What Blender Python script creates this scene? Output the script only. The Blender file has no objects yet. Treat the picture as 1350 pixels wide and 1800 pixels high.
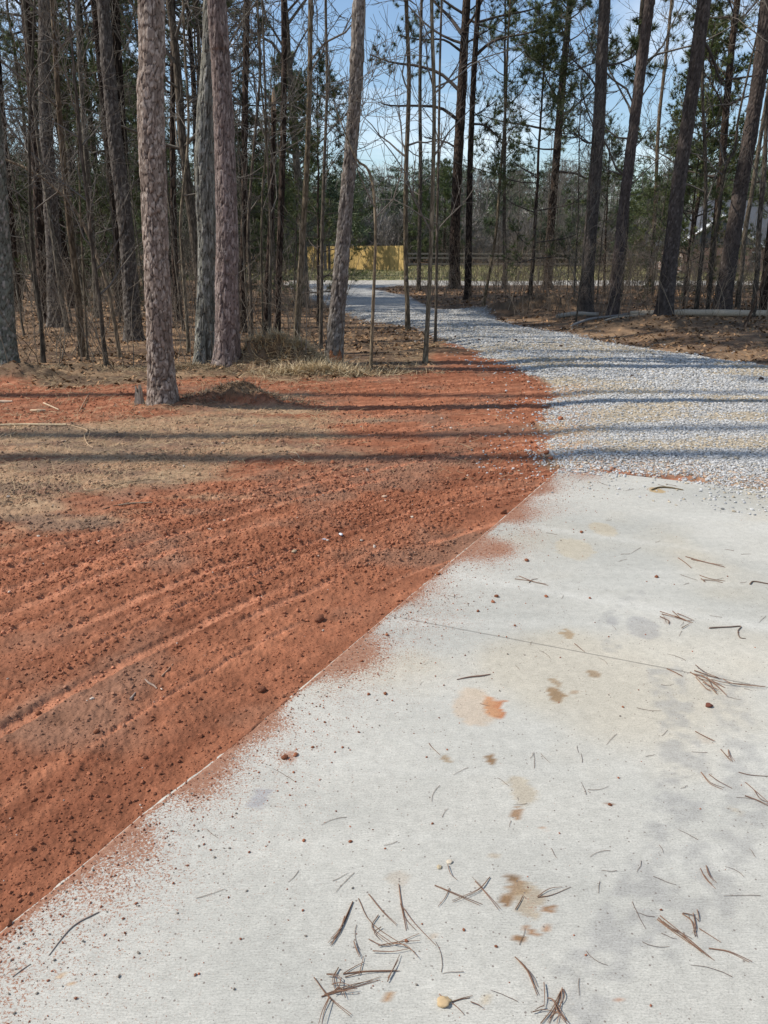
import bpy, math, random
import numpy as np
from mathutils import Vector
R = math.radians
rng = np.random.default_rng(11)
random.seed(5)
C = bpy.context.scene.collection
SC = bpy.context.scene

# ------------------------------------------------------------------ camera, light, exposure
CAMZ, PITCH, F = 1.6, R(18.8), 1352.0
cam = bpy.data.objects.new('camera', bpy.data.cameras.new('camera'))
C.objects.link(cam)
cam.location = (0, 0, CAMZ)
cam.rotation_euler = (R(90) - PITCH, 0, 0)
cam.data.sensor_fit = 'VERTICAL'
cam.data.sensor_height = 36.0
cam.data.lens = 36.0 * F / 1800.0
cam.data.clip_start = 0.05
cam.data.clip_end = 2000
SC.camera = cam

SUN_EL, SUN_AZ = R(48), R(-90)          # azimuth clockwise from +Y
sdir = Vector((math.sin(SUN_AZ) * math.cos(SUN_EL), math.cos(SUN_AZ) * math.cos(SUN_EL), math.sin(SUN_EL)))
sun = bpy.data.objects.new('sun', bpy.data.lights.new('sun', 'SUN'))
C.objects.link(sun)
sun.data.energy = 4.6
sun.data.angle = R(0.53)
sun.data.color = (1.0, 0.945, 0.86)
sun.rotation_euler = (-sdir).to_track_quat('-Z', 'Y').to_euler()
sun.location = (-20, 5, 30)

w = bpy.data.worlds.new('World')
SC.world = w
w.use_nodes = True
nt = w.node_tree
bg = nt.nodes['Background']
sky = nt.nodes.new('ShaderNodeTexSky')
sky.sky_type = 'NISHITA'
sky.sun_disc = False
sky.sun_elevation = SUN_EL
sky.sun_rotation = SUN_AZ
sky.air_density = 1.1
sky.dust_density = 0.25
sky.ozone_density = 3.0
tc = nt.nodes.new('ShaderNodeTexCoord')
mp = nt.nodes.new('ShaderNodeMapping'); mp.inputs['Scale'].default_value = (1.6, 1.6, 6.5)
cn = nt.nodes.new('ShaderNodeTexNoise'); cn.inputs['Scale'].default_value = 1.7; cn.inputs['Detail'].default_value = 7
cn.inputs['Roughness'].default_value = 0.58; cn.inputs['Distortion'].default_value = 0.35
cr = nt.nodes.new('ShaderNodeValToRGB')
cr.color_ramp.elements[0].position = 0.47; cr.color_ramp.elements[0].color = (0, 0, 0, 1)
cr.color_ramp.elements[1].position = 0.74; cr.color_ramp.elements[1].color = (0.62, 0.62, 0.62, 1)
mx = nt.nodes.new('ShaderNodeMix'); mx.data_type = 'RGBA'
mx.inputs[7].default_value = (10.0, 10.4, 10.8, 1)
nt.links.new(tc.outputs['Generated'], mp.inputs['Vector'])
nt.links.new(mp.outputs[0], cn.inputs['Vector'])
nt.links.new(cn.outputs['Fac'], cr.inputs['Fac'])
nt.links.new(cr.outputs['Color'], mx.inputs[0])
nt.links.new(sky.outputs[0], mx.inputs[6])
nt.links.new(mx.outputs[2], bg.inputs['Color'])
bg.inputs['Strength'].default_value = 0.14

SC.view_settings.view_transform = 'Standard'
SC.view_settings.look = 'None'
SC.view_settings.exposure = 0.1
SC.view_settings.gamma = 1.0
SC.render.engine = 'CYCLES'
SC.cycles.max_bounces = 6
SC.cycles.diffuse_bounces = 3
SC.cycles.glossy_bounces = 2
SC.cycles.transmission_bounces = 2
SC.cycles.use_denoising = True

# ------------------------------------------------------------------ where a line of sight meets the place
cp, sp = math.cos(PITCH), math.sin(PITCH)
def ray(u, v):
    x, y = (u - 675) / F, (900 - v) / F
    return np.array([x, y * sp + cp, y * cp - sp])
def G(u, v, z=0.0):
    d = ray(u, v); t = (z - CAMZ) / d[2]
    return np.array([0, 0, CAMZ]) + d * t
def PX(u, v, Y):
    d = ray(u, v); t = Y / d[1]
    return np.array([0, 0, CAMZ]) + d * t
def depth(p):
    return p[1] * cp - (p[2] - CAMZ) * sp
def pxr(p, wpx):
    return 0.5 * wpx / F * depth(p)
def topx(p):
    zc = depth(p)
    return 675 + F * p[0] / zc, 900 - F * (p[1] * sp + (p[2] - CAMZ) * cp) / zc
def GP(pts):
    return np.array([G(*p)[:2] for p in pts])

# ------------------------------------------------------------------ noise in numpy
def hsh(ix, iy, s=0):
    h = (ix.astype(np.int64) * 374761393 + iy.astype(np.int64) * 668265263 + s * 974634777) & 0xFFFFFFFF
    h = ((h ^ (h >> 13)) * 1274126177) & 0xFFFFFFFF
    h = ((h ^ (h >> 16)) * 2246822519) & 0xFFFFFFFF
    return ((h ^ (h >> 15)) & 0xFFFFFF) / float(0x1000000)
def vn(x, y, s=0):
    ix, iy = np.floor(x), np.floor(y)
    fx, fy = x - ix, y - iy
    fx = fx * fx * (3 - 2 * fx); fy = fy * fy * (3 - 2 * fy)
    a = hsh(ix, iy, s); b = hsh(ix + 1, iy, s); c = hsh(ix, iy + 1, s); d = hsh(ix + 1, iy + 1, s)
    return (a + (b - a) * fx) * (1 - fy) + (c + (d - c) * fx) * fy
def fbm(x, y, s=0, o=4, g=0.5):
    r = 0; a = 1; t = 0
    for k in range(o):
        r = r + a * vn(x * 2 ** k + 17.3 * k, y * 2 ** k - 9.1 * k, s + k); t += a; a *= g
    return r / t
def worley(x, y, s=0, wrap=0):
    ix, iy = np.floor(x), np.floor(y)
    f1 = np.full(x.shape, 9.0); f2 = f1.copy(); idv = np.zeros(x.shape); dy = np.zeros(x.shape); dx = np.zeros(x.shape)
    for i in (-1, 0, 1):
        for j in (-1, 0, 1):
            cx, cy = ix + i, iy + j
            hx = np.mod(cx, wrap) if wrap else cx
            px = cx + 0.1 + 0.8 * hsh(hx, cy, s); py = cy + 0.1 + 0.8 * hsh(hx, cy, s + 7)
            d = np.sqrt((x - px) ** 2 + (y - py) ** 2)
            m = d < f1
            f2 = np.where(m, f1, np.minimum(f2, d))
            idv = np.where(m, hsh(hx, cy, s + 13), idv)
            dy = np.where(m, y - py, dy); dx = np.where(m, x - px, dx)
            f1 = np.where(m, d, f1)
    return f1, f2, idv, dx, dy
def ss(a, b, x):  # also works with a > b
    t = np.clip((x - a) / (b - a), 0, 1)
    return t * t * (3 - 2 * t)
def lerp(a, b, t):
    t = np.asarray(t)
    if np.ndim(a) == 1 or np.ndim(b) == 1 or np.ndim(a) == 2:
        t = t[..., None]
    return np.asarray(a) * (1 - t) + np.asarray(b) * t
def poly_sd(x, y, P):
    d = np.full(x.shape, 1e9); ins = np.zeros(x.shape, bool)
    n = len(P)
    for i in range(n):
        ax, ay = P[i]; bx, by = P[(i + 1) % n]
        ex, ey = bx - ax, by - ay
        t = np.clip(((x - ax) * ex + (y - ay) * ey) / (ex * ex + ey * ey + 1e-12), 0, 1)
        d = np.minimum(d, (x - ax - t * ex) ** 2 + (y - ay - t * ey) ** 2)
        if ay != by:
            c = ((ay > y) != (by > y)) & (x < (bx - ax) * (y - ay) / (by - ay) + ax)
            ins ^= c
    d = np.sqrt(d)
    return np.where(ins, d, -d)

# ------------------------------------------------------------------ mesh building
def raw_mesh(name, V, tri=None, quad=None, col=None, smooth=True):
    me = bpy.data.meshes.new(name)
    V = np.asarray(V, np.float32)
    fl = []; st = []; off = 0
    if tri is not None and len(tri):
        tri = np.asarray(tri, np.int32); fl.append(tri.ravel()); st.append(np.arange(len(tri)) * 3); off = len(tri) * 3
    if quad is not None and len(quad):
        quad = np.asarray(quad, np.int32); fl.append(quad.ravel()); st.append(off + np.arange(len(quad)) * 4)
    L = np.concatenate(fl).astype(np.int32); S = np.concatenate(st).astype(np.int32)
    me.vertices.add(len(V)); me.vertices.foreach_set('co', V.ravel())
    me.loops.add(len(L)); me.loops.foreach_set('vertex_index', L)
    me.polygons.add(len(S)); me.polygons.foreach_set('loop_start', S)
    me.polygons.foreach_set('use_smooth', np.full(len(S), smooth))
    if col is not None:
        a = me.color_attributes.new('Col', 'FLOAT_COLOR', 'POINT')
        c4 = np.ones((len(V), 4), np.float32); c4[:, :3] = col
        a.data.foreach_set('color', c4.ravel())
    me.update(calc_edges=True)
    return me
class MB:
    def __init__(s):
        s.V = []; s.T = []; s.Q = []; s.Cc = []; s.n = 0
    def add(s, V, tri=None, quad=None, col=(0.5, 0.5, 0.5)):
        V = np.asarray(V, float).reshape(-1, 3)
        c = np.asarray(col, float)
        if c.ndim == 1: c = np.tile(c, (len(V), 1))
        s.V.append(V); s.Cc.append(c)
        if tri is not None and len(tri): s.T.append(np.asarray(tri) + s.n)
        if quad is not None and len(quad): s.Q.append(np.asarray(quad) + s.n)
        s.n += len(V)
    def box(s, c, size, col=(0.5,) * 3, rz=0.0):
        hx, hy, hz = [q / 2 for q in size]
        v = np.array([[x, y, z] for x in (-hx, hx) for y in (-hy, hy) for z in (-hz, hz)])
        if rz:
            ca, sa = math.cos(rz), math.sin(rz)
            v = np.stack([v[:, 0] * ca - v[:, 1] * sa, v[:, 0] * sa + v[:, 1] * ca, v[:, 2]], 1)
        q = [[0, 1, 3, 2], [4, 6, 7, 5], [0, 4, 5, 1], [2, 3, 7, 6], [0, 2, 6, 4], [1, 5, 7, 3]]
        s.add(v + np.array(c), None, q, col)
    def tubes(s, P, Rr, sides=3, col=(0.2, 0.15, 0.1), cap=False):
        P = np.asarray(P, float); Rr = np.asarray(Rr, float)
        if P.ndim == 2: P = P[None]; Rr = Rr[None]
        k, n, _ = P.shape
        if k == 0: return
        T = np.gradient(P, axis=1)
        T /= np.linalg.norm(T, axis=2, keepdims=True) + 1e-9
        m = T.mean(1); ref = np.where(np.abs(m[:, 2:3]) > 0.8, np.array([[1., 0, 0]]), np.array([[0, 0, 1.]]))[:, None, :]
        A = np.cross(T, np.broadcast_to(ref, T.shape)); A /= np.linalg.norm(A, axis=2, keepdims=True) + 1e-9
        B = np.cross(T, A)
        th = np.arange(sides) * 2 * math.pi / sides
        ring = P[:, :, None, :] + Rr[:, :, None, None] * (A[:, :, None, :] * np.cos(th)[None, None, :, None] + B[:, :, None, :] * np.sin(th)[None, None, :, None])
        V = ring.reshape(-1, 3)
        i, j = np.meshgrid(np.arange(n - 1), np.arange(sides), indexing='ij')
        a = i * sides + j; b = i * sides + (j + 1) % sides
        q = np.stack([a, b, b + sides, a + sides], -1).reshape(-1, 4)
        Q = (q[None] + (np.arange(k) * n * sides)[:, None, None]).reshape(-1, 4)
        c = np.asarray(col, float)
        if c.ndim == 2: c = np.repeat(c, n * sides, axis=0)
        s.add(V, None, Q, c)
        if cap:
            V0 = []
            T3 = []
            for e in (0, n - 1):
                base = s.n - k * n * sides
                cpt = P[:, e]
                for kk in range(k):
                    st = kk * n * sides + e * sides
                    rr = V[st:st + sides]
                    vv = np.vstack([rr, cpt[kk][None]])
                    tt = [[x, (x + 1) % sides, sides] if e else [(x + 1) % sides, x, sides] for x in range(sides)]
                    V0.append(vv); T3.append(tt)
            for vv, tt in zip(V0, T3):
                s.add(vv, tt, None, c[0] if c.ndim == 2 else c)
    def mesh(s, name, smooth=True):
        return raw_mesh(name, np.vstack(s.V), np.vstack(s.T) if s.T else None, np.vstack(s.Q) if s.Q else None, np.vstack(s.Cc), smooth)
    def build(s, name, mat, parent=None, loc=None, smooth=True):
        return link(name, s.mesh(name, smooth), mat, parent, loc)
def link(name, me, mat, parent=None, loc=None):
    o = bpy.data.objects.new(name, me)
    if mat is not None and not me.materials: me.materials.append(mat)
    C.objects.link(o)
    if parent is not None: o.parent = parent
    if loc is not None: o.location = tuple(loc)
    return o
def tag(o, label=None, cat=None, group=None, kind=None):
    if label: o['label'] = label
    if cat: o['category'] = cat
    if group: o['group'] = group
    if kind: o['kind'] = kind
    return o
def empty(name, loc, label, cat, group=None):
    o = bpy.data.objects.new(name, None); C.objects.link(o)
    o.empty_display_size = 0.2
    o.location = tuple(loc)
    return tag(o, label, cat, group)
def dup(root, loc, rz=0.0, scale=1.0, label=None, group=None, tilt=(0, 0)):
    r = root.copy(); C.objects.link(r)
    r.location = tuple(loc); r.rotation_euler = (tilt[0], tilt[1], rz); r.scale = (scale,) * 3
    if label: r['label'] = label
    if group: r['group'] = group
    for ch in root.children:
        c = ch.copy(); C.objects.link(c); c.parent = r
        for g in ch.children:
            d = g.copy(); C.objects.link(d); d.parent = c
    return r

# ------------------------------------------------------------------ materials
def mat_new(name, rough=0.9, spec=0.2):
    m = bpy.data.materials.new(name); m.use_nodes = True
    b = m.node_tree.nodes['Principled BSDF']
    b.inputs['Roughness'].default_value = rough
    b.inputs['Specular IOR Level'].default_value = spec
    return m, m.node_tree, b
def node(nt, t, **kw):
    n = nt.nodes.new(t)
    for k, v in kw.items():
        if k in n.inputs: n.inputs[k].default_value = v
        else: setattr(n, k, v)
    return n
def ramp(nt, src, stops):
    r = nt.nodes.new('ShaderNodeValToRGB')
    e = r.color_ramp.elements
    while len(e) < len(stops): e.new(0.5)
    for el, (p, c) in zip(e, stops):
        el.position = p; el.color = (c, c, c, 1) if np.isscalar(c) else (*c, 1)
    nt.links.new(src, r.inputs['Fac'])
    return r.outputs['Color']
def mixc(nt, a, b, fac, mode='MIX'):
    m = nt.nodes.new('ShaderNodeMix'); m.data_type = 'RGBA'; m.blend_type = mode
    for sock, val in ((m.inputs[0], fac), (m.inputs[6], a), (m.inputs[7], b)):
        if hasattr(val, 'is_linked') or hasattr(val, 'links'): nt.links.new(val, sock)
        elif np.isscalar(val): sock.default_value = val
        else: sock.default_value = (*val, 1)
    return m.outputs[2]
def coords(nt, scale=(1, 1, 1), kind='Object'):
    t = nt.nodes.new('ShaderNodeTexCoord'); m = nt.nodes.new('ShaderNodeMapping')
    m.inputs['Scale'].default_value = scale
    nt.links.new(t.outputs[kind], m.inputs['Vector'])
    return m.outputs[0]
def col_attr(nt):
    a = nt.nodes.new('ShaderNodeAttribute'); a.attribute_name = 'Col'
    return a.outputs['Color']
def fattr(nt, nm):
    a = nt.nodes.new('ShaderNodeAttribute'); a.attribute_name = nm
    return a.outputs['Fac']
def noise(nt, vec, scale, detail=4, rough=0.6, out='Fac'):
    n = node(nt, 'ShaderNodeTexNoise', Scale=scale, Detail=detail, Roughness=rough)
    nt.links.new(vec, n.inputs['Vector'])
    return n.outputs[out]
def bump(nt, b, h, strength, dist, prev=None):
    n = node(nt, 'ShaderNodeBump', Strength=strength, Distance=dist)
    nt.links.new(h, n.inputs['Height'])
    if prev is not None: nt.links.new(prev, n.inputs['Normal'])
    nt.links.new(n.outputs[0], b.inputs['Normal'])
    return n.outputs[0]
def math_n(nt, op, a, b=0.0):
    m = nt.nodes.new('ShaderNodeMath'); m.operation = op
    for i, v in enumerate((a, b)):
        if hasattr(v, 'links'): nt.links.new(v, m.inputs[i])
        else: m.inputs[i].default_value = v
    return m.outputs[0]

def m_varied(name, rough=0.9, nscale=30, lo=0.75, hi=1.25, bs=0.0, bd=0.01, spec=0.15, trans=0.0):
    m, nt, b = mat_new(name, rough, spec)
    v = coords(nt)
    n = noise(nt, v, nscale, 5)
    f = ramp(nt, n, [(0.25, lo), (0.75, hi)])
    c = mixc(nt, col_attr(nt), f, 1.0, 'MULTIPLY')
    nt.links.new(c, b.inputs['Base Color'])
    if bs: bump(nt, b, n, bs, bd)
    return m
M_earth, nt, b = mat_new('earth', 0.95, 0.1)
v = coords(nt)
n1 = noise(nt, v, 14, 6, 0.65); n2 = noise(nt, v, 160, 3, 0.7)
c = mixc(nt, col_attr(nt), ramp(nt, n1, [(0.25, 0.8), (0.75, 1.2)]), 1.0, 'MULTIPLY')
c = mixc(nt, c, ramp(nt, n2, [(0.3, 0.78), (0.7, 1.2)]), 1.0, 'MULTIPLY')
nt.links.new(c, b.inputs['Base Color'])
p_ = bump(nt, b, n2, 0.5, 0.004)
vo = node(nt, 'ShaderNodeTexVoronoi', Scale=70.0); nt.links.new(v, vo.inputs['Vector'])
bump(nt, b, vo.outputs['Distance'], 0.45, 0.006, p_)

M_gravel, nt, b = mat_new('gravel', 0.85, 0.25)
v = coords(nt)
vo = node(nt, 'ShaderNodeTexVoronoi', Scale=42.0); nt.links.new(v, vo.inputs['Vector'])
bw = node(nt, 'ShaderNodeRGBToBW'); nt.links.new(vo.outputs['Color'], bw.inputs[0])
c = mixc(nt, col_attr(nt), ramp(nt, bw.outputs[0], [(0.2, 0.62), (0.8, 1.3)]), 1.0, 'MULTIPLY')
nt.links.new(c, b.inputs['Base Color'])
bump(nt, b, vo.outputs['Distance'], 0.9, 0.012)

M_stone = m_varied('stone', 0.85, 60, 0.85, 1.15, 0.3, 0.003, 0.3)
M_clod = m_varied('clod', 0.95, 120, 0.85, 1.2, 0.6, 0.004)
M_wood = m_varied('weathered_wood', 0.85, 40, 0.7, 1.25, 0.4, 0.003)
M_twig = m_varied('twig', 0.85, 20, 0.8, 1.2)
M_needle = m_varied('green_needles', 0.6, 3, 0.8, 1.2, spec=0.3)
M_straw = m_varied('dry_straw', 0.8, 8, 0.8, 1.2)

def bark_far(name, furrow, plate, sc=(14, 14, 4), bd=0.03):
    m, nt, b = mat_new(name, 0.92, 0.12)
    v = coords(nt, sc)
    d = noise(nt, v, 1.4, 3, 0.6, 'Color')
    mixv = node(nt, 'ShaderNodeVectorMath'); mixv.operation = 'MULTIPLY_ADD'
    nt.links.new(d, mixv.inputs[0]); mixv.inputs[1].default_value = (0.8, 0.8, 0.8); nt.links.new(v, mixv.inputs[2])
    vo = node(nt, 'ShaderNodeTexVoronoi', feature='DISTANCE_TO_EDGE', Scale=1.0); nt.links.new(mixv.outputs[0], vo.inputs['Vector'])
    e = ramp(nt, vo.outputs['Distance'], [(0.03, 0.0), (0.22, 1.0)])
    c = mixc(nt, furrow, plate, e)
    nz = noise(nt, coords(nt, (1, 1, 0.6)), 7, 5, 0.65)
    c = mixc(nt, c, ramp(nt, nz, [(0.3, 0.6), (0.7, 1.4)]), 1.0, 'MULTIPLY')
    oi = nt.nodes.new('ShaderNodeObjectInfo')
    c = mixc(nt, c, ramp(nt, oi.outputs['Random'], [(0.0, (0.75, 0.74, 0.72)), (0.5, (1.0, 0.93, 0.88)), (1.0, (1.2, 1.2, 1.15))]), 1.0, 'MULTIPLY')
    c = mixc(nt, c, col_attr(nt), 1.0, 'MULTIPLY')
    nt.links.new(c, b.inputs['Base Color'])
    bump(nt, b, e, 0.9, bd)
    return m
M_bark_pine = bark_far('pine_bark', (0.028, 0.021, 0.017), (0.10, 0.074, 0.058))
M_bark_hard = bark_far('hardwood_bark', (0.075, 0.063, 0.05), (0.16, 0.138, 0.11), (22, 22, 5), 0.008)
M_bark_near, nt, b = mat_new('plated_bark', 0.88, 0.2)
v = coords(nt, (1, 1, 0.45))
n1 = noise(nt, v, 60, 6, 0.7)
c = mixc(nt, col_attr(nt), ramp(nt, n1, [(0.28, 0.68), (0.72, 1.3)]), 1.0, 'MULTIPLY')
nt.links.new(c, b.inputs['Base Color'])
bump(nt, b, n1, 0.6, 0.008)

M_concrete, nt, b = mat_new('concrete', 0.82, 0.25)
v = coords(nt)
nf = noise(nt, coords(nt, (0.7, 1.15, 1)), 230, 4, 0.85)
nm = noise(nt, v, 55, 5, 0.7)
nl = noise(nt, v, 1.1, 4, 0.6)
c = mixc(nt, col_attr(nt), ramp(nt, nf, [(0.30, 0.42), (0.45, 0.90), (0.60, 1.08), (0.75, 1.3)]), 1.0, 'MULTIPLY')
c = mixc(nt, c, mixc(nt, ramp(nt, nl, [(0.3, 0.92), (0.7, 1.06)]), ramp(nt, noise(nt, v, 24, 5, 0.75), [(0.3, 0.88), (0.7, 1.1)]), 1.0, 'MULTIPLY'), 1.0, 'MULTIPLY')
# broom finish: fine streaks across the drive
vb = nt.nodes.new('ShaderNodeTexCoord'); mpb = nt.nodes.new('ShaderNodeMapping')
mpb.inputs['Rotation'].default_value = (0, 0, R(14)); mpb.inputs['Scale'].default_value = (16, 190, 1)
nt.links.new(vb.outputs['Object'], mpb.inputs['Vector'])
nb = noise(nt, mpb.outputs[0], 1.6, 4, 0.65)
c = mixc(nt, c, ramp(nt, nb, [(0.3, 0.84), (0.7, 1.12)]), 1.0, 'MULTIPLY')
# grains of red dirt
gr = math_n(nt, 'ADD', math_n(nt, 'MULTIPLY', noise(nt, v, 135, 3, 0.8), 0.75), math_n(nt, 'MULTIPLY', noise(nt, v, 45, 4, 0.7), 0.25))
thr = math_n(nt, 'SUBTRACT', 1.0, fattr(nt, 'dust'))
thr = math_n(nt, 'MULTIPLY', thr, 0.56)
thr = math_n(nt, 'ADD', thr, 0.22)
dm = math_n(nt, 'SUBTRACT', gr, thr)
dm = math_n(nt, 'MULTIPLY', dm, 22.0)
dm_n = nt.nodes.new('ShaderNodeClamp'); nt.links.new(dm, dm_n.inputs[0])
dc = mixc(nt, (0.22, 0.095, 0.055), (0.36, 0.20, 0.13), ramp(nt, nm, [(0.35, 0.0), (0.65, 1.0)]))
c = mixc(nt, c, dc, dm_n.outputs[0])
# sparse dark pits and grains
pv = node(nt, 'ShaderNodeTexVoronoi', Scale=70.0); nt.links.new(v, pv.inputs['Vector'])
pbw = node(nt, 'ShaderNodeSeparateColor'); nt.links.new(pv.outputs['Color'], pbw.inputs[0])
sel = math_n(nt, 'GREATER_THAN', pbw.outputs[0], 0.86)
dot = math_n(nt, 'LESS_THAN', pv.outputs['Distance'], 0.2)
c = mixc(nt, c, (0.16, 0.13, 0.11), math_n(nt, 'MULTIPLY', math_n(nt, 'MULTIPLY', sel, dot), 0.8))
# control joint
j0, j1 = G(690, 1083), G(1217, 1183)
jd = (j1 - j0)[:2]; jd /= np.linalg.norm(jd); jn = np.array([-jd[1], jd[0]]); jc = float(jn @ j0[:2])
dp = nt.nodes.new('ShaderNodeVectorMath'); dp.operation = 'DOT_PRODUCT'
nt.links.new(v, dp.inputs[0]); dp.inputs[1].default_value = (jn[0], jn[1], 0)
jdist = math_n(nt, 'ABSOLUTE', math_n(nt, 'SUBTRACT', dp.outputs['Value'], jc))
jm = ramp(nt, jdist, [(0.0, 1.0), (0.0035, 0.0)])
c = mixc(nt, c, (0.2, 0.17, 0.14), math_n(nt, 'MULTIPLY', jm, 0.6))
nt.links.new(c, b.inputs['Base Color'])
p_ = bump(nt, b, nf, 0.35, 0.0018)
p_ = bump(nt, b, nb, 0.25, 0.002, p_)
bump(nt, b, math_n(nt, 'SUBTRACT', 1.0, jm), 0.8, 0.006, p_)

# ------------------------------------------------------------------ the lie of the land
EDGE = GP([(0, 1635), (130, 1530), (245, 1432), (360, 1347), (520, 1215), (650, 1105), (760, 1012), (870, 921), (985, 822)])
e_dir = EDGE[1] - EDGE[0]; e_dir /= np.linalg.norm(e_dir)
EDGE = np.vstack([EDGE[0] - e_dir * 7.0, EDGE])
FAR0, FAR1 = G(985, 822)[:2], G(1350, 862)[:2]
f_dir = (FAR1 - FAR0) / np.linalg.norm(FAR1 - FAR0)
XR = 7.0
FARR = FAR0 + f_dir * (XR - FAR0[0]) / f_dir[0]
CONC = np.vstack([EDGE, FARR[None], [[XR, EDGE[0][1]]]])
GRAV = np.vstack([GP([(975, 815), (966, 770), (972, 722), (985, 695), (950, 662), (905, 640), (850, 625), (800, 604), (762, 588),
                 (735, 576), (690, 568), (640, 560), (590, 542), (545, 524), (515, 508), (505, 500)]),
                 GP([(700, 501), (650, 507), (690, 517), (716, 521), (735, 532), (757, 541), (792, 547), (850, 552), (872, 563), (910, 573), (970, 585),
                     (1070, 604), (1180, 620), (1270, 634), (1350, 645), (1430, 654)]), [[9.5, 9.0], [9.5, 4.0], FARR + [0, -0.25], FAR1 + [0, -0.06], G(1200, 838)[:2], G(1100, 830)[:2], FAR0 + f_dir * 0.15]])
DIRT = np.vstack([[[-14, -3], [-12, 4]], GP([(-160, 672), (0, 668), (110, 684), (230, 674), (345, 664), (420, 664), (500, 668), (560, 668), (650, 662), (745, 642),
                 (765, 612), (800, 604), (850, 625), (905, 640), (960, 664), (985, 695), (972, 722), (966, 770), (978, 815)]),
                 [[2.5, 5.7], [1.5, 3.0], [0.5, 0], [-1.2, -3]]])
road_c = G(620, 497)[1]
RY0, RY1 = G(620, 500.5)[1], G(620, 493.5)[1]
FENCE_Y = G(620, 471)[1]
TC = np.array([5.0, -1.2])                                   # centre of the turn the machine made
TAN = GP([(-60, 735), (120, 730), (250, 715), (330, 716), (420, 700), (520, 715), (620, 745), (560, 775), (430, 800), (300, 850), (150, 900), (-60, 945)])
STRIPS = []
ph = 4.6
r_ = random.Random(9)
while ph < 16:
    STRIPS.append((ph, r_.uniform(0.012, 0.05), r_.uniform(0, 50), r_.random())); ph += r_.uniform(0.08, 0.26)

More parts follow.
